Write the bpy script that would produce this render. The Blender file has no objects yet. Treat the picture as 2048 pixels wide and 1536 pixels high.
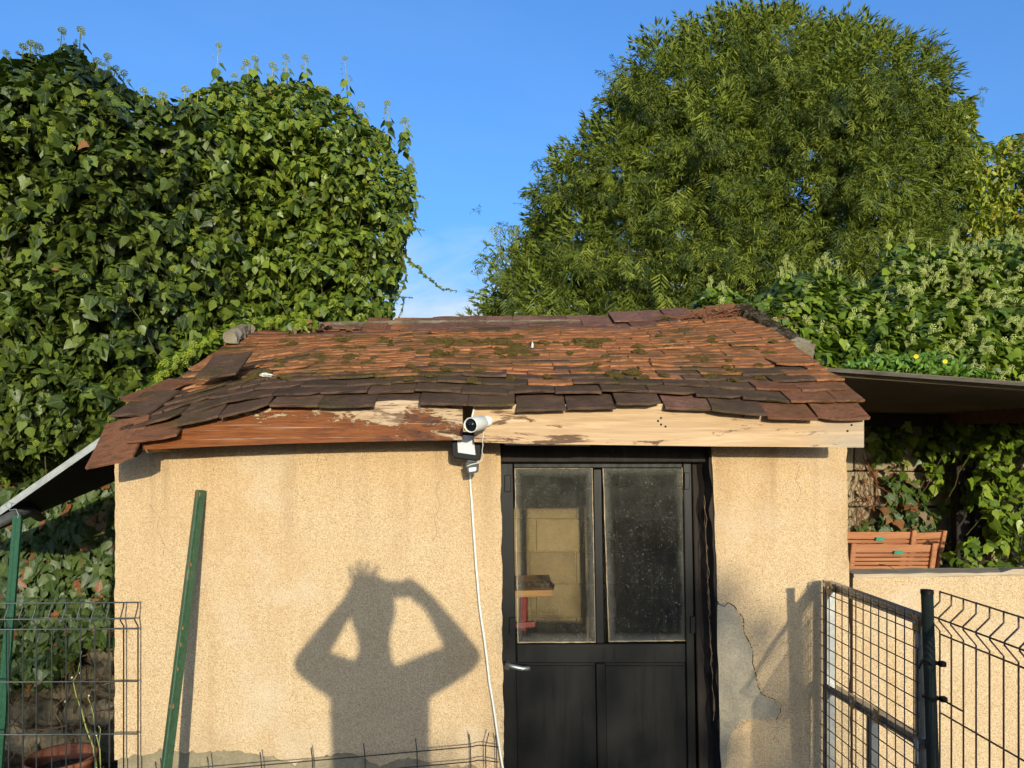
import bpy, math, random
import numpy as np
from mathutils import Vector, Matrix, noise

# ------------------------------------------------------------------ camera, sky, sun
SC = bpy.context.scene
COL = SC.collection
F, HC, YH = 1510.0, 1.85, 893.0            # focal length (px of the 2048 px photo), eye height, horizon row
SUNV = Vector((-0.170, 1.0, -0.183))       # direction the sunlight travels
EXPOSURE, SKY, SUN = 1.32, 0.15, 2.05
cam_d = bpy.data.cameras.new('camera')
cam = bpy.data.objects.new('camera', cam_d)
COL.objects.link(cam)
cam.location = (0, 0, HC)
cam.rotation_euler = (math.pi/2, 0, 0)
cam_d.sensor_width = 36.0
cam_d.lens = F/2048*36.0
cam_d.shift_y = (YH-768)/2048
cam_d.clip_start = 0.02
cam_d.clip_end = 1000
SC.camera = cam
w = bpy.data.worlds.new("World")
SC.world = w
w.use_nodes = True
wn, wl = w.node_tree.nodes, w.node_tree.links
bg = wn['Background']
sky = wn.new('ShaderNodeTexSky')
sky.sky_type = 'NISHITA'
sky.sun_disc = False
sky.sun_elevation = math.atan2(0.183, math.hypot(0.17, 1))
sky.sun_rotation = math.pi - math.atan2(0.17, 1)
sky.altitude = 100
sky.air_density = 1.0
sky.dust_density = 5.0
sky.ozone_density = 6.0
# thin wisps of cloud over the sky
tc = wn.new('ShaderNodeTexCoord')
mp = wn.new('ShaderNodeMapping')
mp.inputs['Scale'].default_value = (3.0, 3.0, 9.0)
mp.inputs['Location'].default_value = (0.35, 0.2, 0.1)
wl.new(tc.outputs['Generated'], mp.inputs['Vector'])
cn = wn.new('ShaderNodeTexNoise')
cn.inputs['Scale'].default_value = 1.3
cn.inputs['Detail'].default_value = 9
cn.inputs['Roughness'].default_value = 0.55
cn.inputs['Distortion'].default_value = 0.5
wl.new(mp.outputs[0], cn.inputs['Vector'])
cr = wn.new('ShaderNodeMapRange')
cr.inputs['From Min'].default_value = 0.44
cr.inputs['From Max'].default_value = 0.74
wl.new(cn.outputs['Fac'], cr.inputs['Value'])
sepw = wn.new('ShaderNodeSeparateXYZ')
wl.new(tc.outputs['Generated'], sepw.inputs[0])
low = wn.new('ShaderNodeMapRange')          # cirrus band low over the horizon, all the way round
low.inputs['From Min'].default_value = 0.33
low.inputs['From Max'].default_value = 0.12
low.inputs['To Min'].default_value = 0.03
low.inputs['To Max'].default_value = 1.6
wl.new(sepw.outputs['Z'], low.inputs['Value'])
cmul = wn.new('ShaderNodeMath'); cmul.operation = 'MULTIPLY'; cmul.use_clamp = True
wl.new(cr.outputs[0], cmul.inputs[0]); wl.new(low.outputs[0], cmul.inputs[1])
cmix = wn.new('ShaderNodeMix'); cmix.data_type = 'RGBA'
wl.new(cmul.outputs[0], cmix.inputs[0])
wl.new(sky.outputs[0], cmix.inputs[6])
cmix.inputs[7].default_value = (1.75, 2.15, 2.6, 1)
wl.new(cmix.outputs[2], bg.inputs['Color'])
bg.inputs['Strength'].default_value = SKY
sd = bpy.data.lights.new('sun', 'SUN')
sd.energy = SUN
sd.angle = math.radians(0.53)
sd.color = (1.0, 0.93, 0.72)
sun = bpy.data.objects.new('sun', sd)
COL.objects.link(sun)
sun.location = (1.7, -10, 6)
sun.rotation_euler = SUNV.to_track_quat('-Z', 'Y').to_euler()
SC.view_settings.view_transform = 'Standard'
SC.view_settings.look = 'None'
SC.view_settings.gamma = 1
SC.view_settings.exposure = EXPOSURE
try:
    SC.view_settings.use_curve_mapping = False
except Exception:
    pass
SC.render.engine = 'CYCLES'
SC.cycles.max_bounces = 8
SC.cycles.diffuse_bounces = 3
SC.cycles.transparent_max_bounces = 12

R = random.Random(7)
NR = np.random.RandomState(11)

def P(u, v, Y):
    """a point at distance Y in front of the photographer"""
    return Vector(((u-1024)/F*Y, Y, HC+(YH-v)/F*Y))

# ------------------------------------------------------------------ helpers
WORLD = {}
def props(o, label=None, cat=None, group=None, kind=None):
    if label: o['label'] = label
    if cat: o['category'] = cat
    if group: o['group'] = group
    if kind: o['kind'] = kind
    return o

def thing(name, loc, label, cat, group=None):
    o = bpy.data.objects.new(name, None)
    COL.objects.link(o)
    o.location = loc
    o.empty_display_size = 0.1
    WORLD[o.name] = Matrix.Translation(loc)
    return props(o, label, cat, group)

def put(o, parent, mw=None):
    mw = mw or Matrix.Identity(4)
    if parent is not None:
        o.parent = parent
        o.matrix_basis = WORLD[parent.name].inverted() @ mw
    else:
        o.matrix_basis = mw
    WORLD[o.name] = mw
    return o

def inst(name, mesh, parent, mw, **k):
    o = bpy.data.objects.new(name, mesh)
    COL.objects.link(o)
    put(o, parent, mw)
    props(o, **k)
    return o

class MB:
    def __init__(s):
        s.v = []; s.f = []
    def prism(s, pts, off):
        n = len(pts); b = len(s.v)
        pts = [Vector(p) for p in pts]; off = Vector(off)
        s.v += pts + [p+off for p in pts]
        nn = Vector((0, 0, 0))
        for i in range(n):
            nn += pts[i].cross(pts[(i+1) % n])
        fr = list(range(b, b+n)); bk = list(range(b+2*n-1, b+n-1, -1))
        flip = nn.dot(off) > 0
        if flip: fr.reverse(); bk.reverse()
        s.f += [fr, bk]
        for i in range(n):
            j = (i+1) % n
            q = [b+i, b+j, b+n+j, b+n+i]
            if not flip: q.reverse()
            s.f.append(q)
        return s
    def box(s, x0, x1, y0, y1, z0, z1):
        return s.prism([(x0, y0, z0), (x1, y0, z0), (x1, y0, z1), (x0, y0, z1)], (0, y1-y0, 0))
    def tube(s, pts, r, n=6, cap=True):
        pts = [Vector(p) for p in pts]
        rs = r if isinstance(r, (list, tuple)) else [r]*len(pts)
        b = len(s.v); m = len(pts)
        up = None
        for i, p in enumerate(pts):
            d = (pts[min(i+1, m-1)]-pts[max(i-1, 0)])
            if d.length < 1e-9: d = Vector((0, 0, 1))
            d.normalize()
            if up is None:
                up = Vector((0, 0, 1)) if abs(d.z) < .9 else Vector((1, 0, 0))
            a = d.cross(up)
            if a.length < 1e-6: a = d.cross(Vector((0, 1, 0)))
            a.normalize(); c = a.cross(d).normalized(); up = c
            for k in range(n):
                t = 2*math.pi*k/n
                s.v.append(p+a*(math.cos(t)*rs[i])+c*(math.sin(t)*rs[i]))
        for i in range(m-1):
            for k in range(n):
                k2 = (k+1) % n
                s.f.append([b+i*n+k, b+(i+1)*n+k, b+(i+1)*n+k2, b+i*n+k2])
        if cap:
            s.f.append([b+k for k in range(n)])
            s.f.append([b+(m-1)*n+k for k in reversed(range(n))])
        return s
    def lathe(s, prof, c=(0, 0, 0), n=24, axis=None):
        """prof: list of (radius, height)"""
        c = Vector(c); b = len(s.v)
        q = (Vector(axis).to_track_quat('Z', 'Y') if axis is not None else None)
        for r, h in prof:
            for k in range(n):
                t = 2*math.pi*k/n
                p = Vector((r*math.cos(t), r*math.sin(t), h))
                if q: p = q @ p
                s.v.append(c+p)
        for i in range(len(prof)-1):
            for k in range(n):
                k2 = (k+1) % n
                s.f.append([b+i*n+k, b+i*n+k2, b+(i+1)*n+k2, b+(i+1)*n+k])
        return s
    def blob(s, c, r, seed=0, rough=.25, sub=2, sq=(1, 1, 1), rot=None):
        import bmesh
        bm = bmesh.new()
        bmesh.ops.create_icosphere(bm, subdivisions=sub, radius=1)
        b = len(s.v)
        for v in bm.verts:
            p = v.co.copy()
            k = 1+rough*noise.noise(p*1.7+Vector((seed*3.1, seed*1.7, seed)))*1.6
            p = Vector((p.x*sq[0], p.y*sq[1], p.z*sq[2]))*(k*r)
            if rot: p = rot @ p
            s.v.append(Vector(c)+p)
        s.f += [[b+v.index for v in f.verts] for f in bm.faces]
        bm.free()
        return s
    def mesh(s, name, mat, smooth=False, bevel=0):
        import bmesh
        me = bpy.data.meshes.new(name)
        me.from_pydata([tuple(p) for p in s.v], [], s.f)
        if bevel:
            bm = bmesh.new(); bm.from_mesh(me)
            ed = [e for e in bm.edges if len(e.link_faces) == 2 and e.calc_face_angle(0) > .6]
            bmesh.ops.bevel(bm, geom=ed, offset=bevel, segments=1, affect='EDGES', clamp_overlap=True)
            bm.to_mesh(me); bm.free()
        me.materials.append(mat)
        if smooth:
            me.polygons.foreach_set('use_smooth', [True]*len(me.polygons))
        me.update()
        return me
    def build(s, name, mat, parent=None, smooth=False, bevel=0, **k):
        me = s.mesh(name, mat, smooth, bevel)
        return inst(name, me, parent, Matrix.Identity(4), **k)

# ------------------------------------------------------------------ material helpers
ALB = 0.80
class Mat:
    def __init__(s, name, rough=.8, spec=.3, metal=0):
        s.m = bpy.data.materials.new(name); s.m.use_nodes = True
        s.n = s.m.node_tree.nodes; s.l = s.m.node_tree.links
        s.b = s.n['Principled BSDF']; s.out = s.n['Material Output']
        s.b.inputs['Roughness'].default_value = rough
        s.b.inputs['Specular IOR Level'].default_value = spec
        s.b.inputs['Metallic'].default_value = metal
        s.tc = s.n.new('ShaderNodeTexCoord'); s.oi = s.n.new('ShaderNodeObjectInfo')
    def _in(s, sock, val):
        if isinstance(val, bpy.types.NodeSocket): s.l.new(val, sock)
        elif isinstance(val, (tuple, list)) and len(val) == 3 and sock.type == 'RGBA': sock.default_value = (*val, 1)
        else: sock.default_value = val
    def coord(s, scale=(1, 1, 1), which='Object', rot=(0, 0, 0)):
        m = s.n.new('ShaderNodeMapping')
        m.inputs['Scale'].default_value = scale; m.inputs['Rotation'].default_value = rot
        s.l.new(s.tc.outputs[which], m.inputs['Vector'])
        return m.outputs[0]
    def noise(s, scale, detail=4, rough=.55, vec=None, dist=0, w=None):
        t = s.n.new('ShaderNodeTexNoise')
        if w is not None:
            t.noise_dimensions = '4D'; s._in(t.inputs['W'], w)
        t.inputs['Scale'].default_value = scale; t.inputs['Detail'].default_value = detail
        t.inputs['Roughness'].default_value = rough; t.inputs['Distortion'].default_value = dist
        s.l.new(vec if vec else s.tc.outputs['Object'], t.inputs['Vector'])
        return t.outputs['Fac']
    def voro(s, scale, vec=None, feat='F1', out='Distance'):
        t = s.n.new('ShaderNodeTexVoronoi'); t.feature = feat
        t.inputs['Scale'].default_value = scale
        s.l.new(vec if vec else s.tc.outputs['Object'], t.inputs['Vector'])
        return t.outputs[out]
    def math(s, op, a, b=0.0, clamp=False):
        t = s.n.new('ShaderNodeMath'); t.operation = op; t.use_clamp = clamp
        s._in(t.inputs[0], a); s._in(t.inputs[1], b)
        return t.outputs[0]
    def rng(s, v, a, b, c=0.0, d=1.0):
        t = s.n.new('ShaderNodeMapRange')
        s._in(t.inputs['Value'], v)
        for k, x in zip(('From Min', 'From Max', 'To Min', 'To Max'), (a, b, c, d)): t.inputs[k].default_value = x
        return t.outputs[0]
    def ramp(s, fac, stops):
        t = s.n.new('ShaderNodeValToRGB'); e = t.color_ramp.elements
        while len(e) < len(stops): e.new(.5)
        for x, (p, c) in zip(e, stops): x.position = p; x.color = (*c, 1)
        s._in(t.inputs[0], fac)
        return t.outputs[0]
    def mix(s, fac, a, b, mode='MIX'):
        t = s.n.new('ShaderNodeMix'); t.data_type = 'RGBA'; t.blend_type = mode
        s._in(t.inputs[0], fac); s._in(t.inputs[6], a); s._in(t.inputs[7], b)
        return t.outputs[2]
    def attr(s, name):
        t = s.n.new('ShaderNodeAttribute'); t.attribute_name = name
        return t.outputs['Fac']
    def color(s, c): s._in(s.b.inputs['Base Color'], s.mix(1.0, c, (ALB, ALB, ALB), 'MULTIPLY')); return s
    def rough(s, c): s._in(s.b.inputs['Roughness'], c); return s
    def bump(s, h, strength=.5, dist=.01):
        t = s.n.new('ShaderNodeBump')
        t.inputs['Strength'].default_value = strength; t.inputs['Distance'].default_value = dist
        s.l.new(h, t.inputs['Height']); s.l.new(t.outputs[0], s.b.inputs['Normal'])
        return s

def plain(name, c, rough=.6, spec=.3, metal=0, var=.25, scale=30):
    m = Mat(name, rough, spec, metal)
    n = m.noise(scale, 5)
    k = m.ramp(n, [(.3, tuple(x*(1-var) for x in c)), (.7, tuple(min(1, x*(1+var)) for x in c))])
    m.color(k)
    m.bump(n, .15, .002)
    return m.m

# rendered wall: coarse sandy roughcast, with soft stains
def render_mat():
    m = Mat('sandy_roughcast', .95, .1)
    g = m.noise(175, 3, .75)
    g2 = m.noise(90, 4, .7)
    big = m.noise(1.5, 6, .62)
    mid = m.noise(7, 5, .65)
    vert = m.noise(2.2, 6, .62, vec=m.coord((2.8, 1, .5)))
    c = m.ramp(g, [(.28, (.22, .13, .065)), (.38, (.50, .34, .175)), (.50, (.68, .49, .282)), (.70, (.84, .645, .405))])
    c = m.mix(m.rng(g2, .56, .68, 0, .38), c, (.36, .21, .10))
    c = m.mix(m.rng(g2, .44, .34, 0, .35), c, (.86, .68, .42))
    c = m.mix(m.rng(mid, .5, .72, 0, .22), c, (.52, .33, .16))
    sep = m.n.new('ShaderNodeSeparateXYZ'); m.l.new(m.tc.outputs['Object'], sep.inputs[0])
    hi = m.math('ADD', m.math('MULTIPLY', big, 1.3), m.rng(sep.outputs['Z'], .6, 1.9, -.32, .06))
    c = m.mix(m.rng(hi, .42, .78, 0, .60), c, m.mix(.45, c, (.60, .33, .13)))
    c = m.mix(m.rng(vert, .52, .72, 0, .42), c, (.46, .28, .13))
    st = m.noise(1.0, 6, .65, vec=m.coord((9, 1, .35)))
    c = m.mix(m.math('MULTIPLY', m.rng(st, .50, .66, 0, .55), m.rng(sep.outputs['Z'], 1.35, 1.85, 0, 1)), c, (.38, .24, .12))
    c = m.mix(m.math('MULTIPLY', m.rng(mid, .40, .65, 0, .5), m.rng(sep.outputs['Z'], .85, .60, 0, 1)), c, (.50, .38, .24))
    pale = m.noise(2.1, 4, .55, vec=m.coord((1, 1, 1), rot=(0, 0, 2)))
    c = m.mix(m.rng(pale, .58, .72, 0, .45), c, (.74, .62, .46))
    sp = m.voro(45)
    c = m.mix(m.math('MULTIPLY', m.rng(sp, .12, .05, 0, 1), m.rng(m.noise(14, 2), .54, .62)), c, (.08, .055, .035))
    m.color(c)
    m.bump(m.math('ADD', g, m.math('MULTIPLY', g2, 1.6)), .9, .005)
    return m.m
M_render = render_mat()
def cement_mat(name='grey_cement', a=(.16, .15, .12), b=(.33, .31, .26)):
    m = Mat(name, .95, .1)
    n = m.math('ADD', m.math('MULTIPLY', m.noise(4, 8, .7), .5), m.math('MULTIPLY', m.noise(18, 6, .7), .5)); g = m.noise(110, 4, .7)
    c = m.ramp(n, [(.3, a), (.7, b)])
    c = m.mix(m.rng(g, .35, .6, .35, 0), c, (.10, .09, .07))
    m.color(c); m.bump(m.math('ADD', n, g), .5, .006)
    return m.m
M_cement = cement_mat('grey_cement', (.30, .25, .165), (.56, .47, .33))
M_base = cement_mat('damp_cement', (.22, .18, .11), (.40, .33, .21))
def tile_mat(name, ramp, mossy, seed):
    m = Mat(name, .95, .05)
    rnd = m.oi.outputs['Random']
    wv = m.math('MULTIPLY', rnd, 37.0)
    geo = m.n.new('ShaderNodeNewGeometry').outputs['Position']
    n = m.noise(9, 6, .7, w=wv)
    fl = m.noise(20, 7, .78, w=wv, vec=m.coord((1, 2.0, 1)), dist=.4)
    fine = m.noise(120, 4, .7, vec=geo)
    patch = m.noise(3.2, 7, .68, vec=geo)
    c = m.ramp(m.math('ADD', m.math('MULTIPLY', n, .80), m.math('MULTIPLY', rnd, .22)), ramp)
    c = m.mix(m.rng(fl, .50, .58, 0, .70), c, m.mix(.7, c, (.075, .048, .032)))
    c = m.mix(m.rng(fl, .42, .36, 0, .35), c, m.mix(.5, c, (.52, .26, .13)))
    k = m.math('ADD', m.math('MULTIPLY', patch, .8), m.math('MULTIPLY', fine, .2))
    c = m.mix(m.rng(k, mossy-.10, mossy+.03, 0, .82), c, m.ramp(fine, [(.35, (.045, .034, .016)), (.65, (.17, .125, .045))]))
    li = m.noise(60, 2, .5, w=wv)
    c = m.mix(m.rng(li, .75, .79, 0, .7), c, (.45, .42, .34))
    m.color(c)
    m.bump(m.math('ADD', m.math('MULTIPLY', fl, 1.4), m.math('MULTIPLY', fine, .6)), 1.0, .010)
    return m.m
M_tile = tile_mat('orange_clay_tile', [(.25, (.25, .105, .048)), (.45, (.43, .17, .068)), (.62, (.52, .215, .088)), (.8, (.62, .31, .15))], .585, 1)
M_tile_dark = tile_mat('weathered_brown_tile', [(.3, (.075, .052, .038)), (.55, (.145, .085, .056)), (.8, (.24, .13, .08))], .58, 2)
M_tile_red = tile_mat('red_clay_tile', [(.3, (.20, .085, .045)), (.6, (.28, .12, .062)), (.8, (.33, .15, .08))], .64, 3)
M_tile_purple = tile_mat('purple_brown_tile', [(.3, (.16, .08, .057)), (.6, (.26, .13, .09)), (.8, (.34, .165, .11))], .62, 4)
def wood_mat(name, a, b, dark, sc=1.0, stain=.55, axis=0, rough=.8):
    m = Mat(name, rough, .25)
    s = [14, 14, 14]; s[axis] = .8
    s2 = [70, 70, 70]; s2[axis] = 3.0
    gr = m.noise(2.2*sc, 7, .65, vec=m.coord(tuple(s)), dist=.6)
    fi = m.noise(1.5*sc, 5, .6, vec=m.coord(tuple(s2)))
    st = m.noise(1.7, 6, .7, vec=m.coord((1.2, 1, 5) if axis == 0 else (3, 3, 1)))
    c = m.ramp(gr, [(.3, a), (.65, b)])
    c = m.mix(m.rng(fi, .4, .62, .45, 0), c, m.mix(.6, c, dark))
    c = m.mix(m.rng(st, stain, stain+.13, 0, .85), c, dark)
    m.color(c); m.bump(m.math('ADD', gr, fi), .45, .003)
    return m
def board_mat():
    o = wood_mat('weathered_pale_board', (.42, .26, .13), (.66, .46, .26), (.30, .16, .08), stain=.66)
    m = o; sep = m.n.new('ShaderNodeSeparateXYZ'); m.l.new(m.tc.outputs['Object'], sep.inputs[0])
    base = m.b.inputs['Base Color'].links[0].from_node.inputs[6].links[0].from_socket
    cr = m.noise(1.0, 7, .7, vec=m.coord((5, 5, 26)), dist=.7)
    near = m.rng(sep.outputs['X'], .48, -.02, 0, .115)            # split, dark grain towards the joint
    c = m.mix(m.rng(m.math('ADD', cr, near), .60, .66, 0, .9), base, (.10, .045, .025))
    endg = m.math('MULTIPLY', m.rng(sep.outputs['X'], 1.02, 1.22, 0, .6), m.rng(cr, .4, .6, .4, 1))
    c = m.mix(endg, c, (.34, .31, .25))
    m.color(c); return m.m
M_fresh = board_mat()
def paint_mat():
    m = Mat('flaking_red_paint', .6, .12)
    fi = m.noise(1.6, 6, .72, vec=m.coord((4, 70, 75)))
    fl = m.noise(1.0, 9, .78, vec=m.coord((6, 6, 15)), dist=.5)
    sc = m.noise(1.0, 4, .6, vec=m.coord((2.2, 30, 170)))
    sep = m.n.new('ShaderNodeSeparateXYZ'); m.l.new(m.tc.outputs['Object'], sep.inputs[0])
    k = m.math('ADD', m.rng(sep.outputs['Z'], 1.87, 2.0, -.11, .10), m.rng(sep.outputs['X'], -.80, -.2, -.03, .12))
    k = m.math('ADD', fl, k)
    paint = m.ramp(fi, [(.28, (.085, .024, .007)), (.5, (.20, .060, .015)), (.75, (.30, .105, .028))])
    paint = m.mix(m.rng(sc, .62, .68, 0, .55), paint, (.55, .42, .30))
    bare = m.ramp(fi, [(.3, (.22, .13, .075)), (.5, (.50, .35, .21)), (.78, (.66, .53, .38))])
    c = m.mix(m.rng(k, .555, .575), paint, bare)
    dk = m.noise(1.2, 7, .75, vec=m.coord((6, 6, 30)), dist=.5)
    c = m.mix(m.math('MULTIPLY', m.rng(dk, .52, .57, 0, .88), m.rng(sep.outputs['X'], -.85, -.3, .1, 1)), c, (.075, .03, .018))
    m.color(c); m.rough(m.rng(k, .555, .575, .5, .9)); m.bump(m.math('ADD', fi, m.rng(k, .555, .575, .9, 0)), .7, .003)
    return m.m
M_redboard = paint_mat()
M_darkwood = wood_mat('dark_timber', (.018, .013, .010), (.04, .028, .02), (.01, .008, .007), axis=2).m
M_beam = wood_mat('brown_beam', (.10, .04, .02), (.17, .075, .035), (.05, .02, .01)).m
M_chair = wood_mat('oiled_chair_wood', (.36, .14, .06), (.55, .24, .11), (.22, .08, .04), stain=.7, rough=.5).m
M_coping = wood_mat('weathered_coping', (.32, .24, .15), (.55, .43, .28), (.12, .08, .045), rough=.98).m
M_coping.node_tree.nodes['Principled BSDF'].inputs['Specular IOR Level'].default_value = .05
def door_mat():
    m = Mat('black_gloss_paint', .5, .16)
    n = m.noise(5, 5, .6); f = m.noise(160, 2, .5); s = m.noise(3, 6, .7, vec=m.coord((12, 12, .9)))
    c = m.ramp(n, [(.3, (.004, .004, .0038)), (.7, (.008, .0075, .0065))])
    c = m.mix(m.rng(f, .72, .76, 0, .5), c, (.12, .11, .10))
    m.color(c); m.rough(m.rng(s, .3, .7, .32, .55)); m.bump(s, .12, .002)
    return m.m
M_door = door_mat()
def glass_mat():
    m = Mat('dusty_window_glass', .05, .5)
    tr = m.n.new('ShaderNodeBsdfTransparent'); tr.inputs[0].default_value = (.95, .93, .88, 1)
    gl = m.n.new('ShaderNodeBsdfGlossy'); gl.inputs['Roughness'].default_value = .04
    df = m.n.new('ShaderNodeBsdfDiffuse')
    m.l.new(m.ramp(m.noise(40, 4), [(.3, (.22, .21, .17)), (.7, (.34, .33, .28))]), df.inputs[0])
    sp = m.noise(120, 4, .75); cl = m.noise(9, 5, .65); st = m.noise(4, 6, .7, vec=m.coord((22, 1, 1.2)))
    speck = m.math('MULTIPLY', m.rng(sp, .58, .67, 0, .26), m.rng(cl, .30, .6, .3, 1))
    spot = m.math('MULTIPLY', m.rng(m.voro(85), .13, .07), m.rng(m.noise(30, 2), .54, .62, 0, .5))
    film = m.rng(cl, .3, .75, .006, .035)
    film = m.math('ADD', film, m.rng(st, .5, .8, 0, .03))
    uv = m.n.new('ShaderNodeSeparateXYZ'); m.l.new(m.tc.outputs['UV'], uv.inputs[0])
    ed = m.math('MINIMUM', m.math('MINIMUM', uv.outputs['X'], m.math('SUBTRACT', 1.0, uv.outputs['X'])),
                m.math('MULTIPLY', m.math('MINIMUM', uv.outputs['Y'], m.math('SUBTRACT', 1.0, uv.outputs['Y'])), 2.0))
    edge = m.rng(m.math('ADD', ed, m.math('MULTIPLY', m.math('SUBTRACT', cl, .5), .16)), .0, .10, .20, 0)
    edge = m.math('MAXIMUM', edge, 0.0)
    top = m.math('MULTIPLY', m.rng(uv.outputs['Y'], .55, 1.0, 0, .10), m.rng(cl, .3, .6, .3, 1))
    dirt = m.math('ADD', m.math('ADD', speck, spot), m.math('ADD', m.math('ADD', film, edge), top), True)
    fr = m.n.new('ShaderNodeFresnel'); fr.inputs[0].default_value = 1.45
    a = m.n.new('ShaderNodeMixShader'); b = m.n.new('ShaderNodeMixShader')
    m.l.new(fr.outputs[0], a.inputs[0]); m.l.new(tr.outputs[0], a.inputs[1]); m.l.new(gl.outputs[0], a.inputs[2])
    m.l.new(dirt, b.inputs[0]); m.l.new(a.outputs[0], b.inputs[1]); m.l.new(df.outputs[0], b.inputs[2])
    m.l.new(b.outputs[0], m.out.inputs[0])
    return m.m
M_glass = glass_mat()
M_white = plain('white_plastic', (.72, .70, .62), .4, .4, var=.06)
M_black = plain('black_plastic', (.006, .006, .006), .55, .15)
M_lens = plain('dark_lens', (.006, .007, .010), .08, .6)
M_led = plain('led_diffuser', (.55, .53, .55), .35, .4, var=.05)
M_grey = plain('grey_plastic', (.075, .075, .068), .6, .25)
M_alu = plain('brushed_aluminium', (.42, .42, .40), .38, .5, .85, var=.12, scale=60)
M_galv = plain('galvanised_edge', (.33, .34, .32), .55, .4, .3, var=.2, scale=25)
M_zinc = plain('yellow_zinc_bracket', (.36, .24, .09), .45, .5, .6, scale=80)
M_wire = plain('dark_brown_wire', (.030, .016, .016), .42, .5)
M_wire2 = plain('grey_green_wire', (.055, .062, .055), .45, .5)
M_gate = plain('gate_mesh_wire', (.045, .032, .026), .42, .5)
def post_mat(name, c, rust, th=.60, rough=.45):
    m = Mat(name, rough, .4)
    n = m.noise(14, 6, .7, vec=m.coord((1.4, 1, .5))); f = m.noise(80, 3)
    k = m.ramp(f, [(.3, tuple(x*.75 for x in c)), (.7, tuple(x*1.2 for x in c))])
    k = m.mix(m.rng(n, th, th+.05, 0, .9), k, rust)
    m.color(k); m.bump(n, .2, .002)
    return m.m
M_green = post_mat('green_painted_steel', (.020, .085, .042), (.10, .13, .08), .64)
M_angle = post_mat('worn_green_steel', (.045, .10, .048), (.12, .15, .08), .60)
M_tube = post_mat('spattered_dark_tube', (.012, .017, .012), (.33, .34, .30), .66, .6)
M_tube.node_tree.nodes['Principled BSDF'].inputs['Specular IOR Level'].default_value = .15
M_rust = plain('rust', (.34, .12, .035), .9, .1, scale=90)
def corr_mat():
    m = Mat('corrugated_sheet', .7, .3)
    n = m.noise(3, 6, .65); m.color(m.ramp(n, [(.3, (.22, .15, .08)), (.7, (.36, .26, .15))]))
    m.bump(m.noise(40, 4), .2, .002)
    t = m.n.new('ShaderNodeBsdfTranslucent'); t.inputs[0].default_value = (.42, .28, .12, 1)
    mx = m.n.new('ShaderNodeMixShader'); mx.inputs[0].default_value = .35
    m.l.new(m.b.outputs[0], mx.inputs[1]); m.l.new(t.outputs[0], mx.inputs[2]); m.l.new(mx.outputs[0], m.out.inputs[0])
    return m.m
M_corr = corr_mat()
M_corr_dark = plain('black_corrugated_sheet', (.020, .020, .019), .55, .35, scale=6)
def stone_mat(name, a, b, c3):
    m = Mat(name, .95, .1)
    wv = m.math('MULTIPLY', m.oi.outputs['Random'], 23.0)
    n = m.noise(7, 7, .65, w=wv); g = m.noise(60, 4, .7, w=wv)
    c = m.ramp(m.math('ADD', m.math('MULTIPLY', n, .7), m.math('MULTIPLY', m.oi.outputs['Random'], .3)), [(.3, a), (.6, b), (.8, c3)])
    c = m.mix(m.rng(g, .55, .7, 0, .6), c, a)
    m.color(c); m.bump(m.math('ADD', n, g), .8, .012)
    return m.m
M_stone = stone_mat('rubble_stone', (.10, .08, .05), (.24, .19, .12), (.36, .30, .20))
M_lime = stone_mat('limestone_block', (.24, .18, .105), (.42, .33, .20), (.52, .42, .27))
M_block = stone_mat('concrete_block', (.20, .15, .08), (.30, .23, .12), (.37, .29, .16))
M_mortar = stone_mat('mossy_mortar', (.075, .05, .03), (.26, .22, .15), (.58, .53, .42))
def earth_mat(name, a, b, c3, sc=9):
    m = Mat(name, 1, .05)
    n = m.noise(sc, 8, .7); g = m.noise(sc*9, 4, .7)
    c = m.ramp(m.math('ADD', m.math('MULTIPLY', n, .6), m.math('MULTIPLY', g, .4)), [(.35, a), (.5, b), (.68, c3)])
    m.color(c); m.bump(m.math('ADD', n, g), .9, .03)
    return m.m
M_earth = earth_mat('dry_earth', (.05, .033, .02), (.11, .075, .045), (.22, .17, .12))
M_moss = earth_mat('roof_moss', (.09, .065, .02), (.22, .155, .045), (.36, .26, .09), 60)
M_vergemoss = earth_mat('dark_moss_crust', (.02, .014, .008), (.065, .042, .022), (.40, .36, .26), 24)
M_terra = plain('terracotta', (.30, .105, .055), .85, .2, var=.35, scale=14)
M_root = plain('dry_root', (.17, .115, .07), .95, .1)
M_twig = plain('dry_twig', (.20, .085, .045), .95, .1)
M_stem = plain('ivy_stem', (.10, .085, .035), .9, .1)
M_ystem = plain('green_flower_stalk', (.30, .33, .10), .8, .2)
M_bark = earth_mat('grey_brown_bark', (.03, .02, .014), (.08, .055, .04), (.15, .11, .08), 14)
M_shade = plain('shade_black', (.014, .012, .006), 1, 0)  # near-black that paints shade inside foliage, cracks and holes
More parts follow.
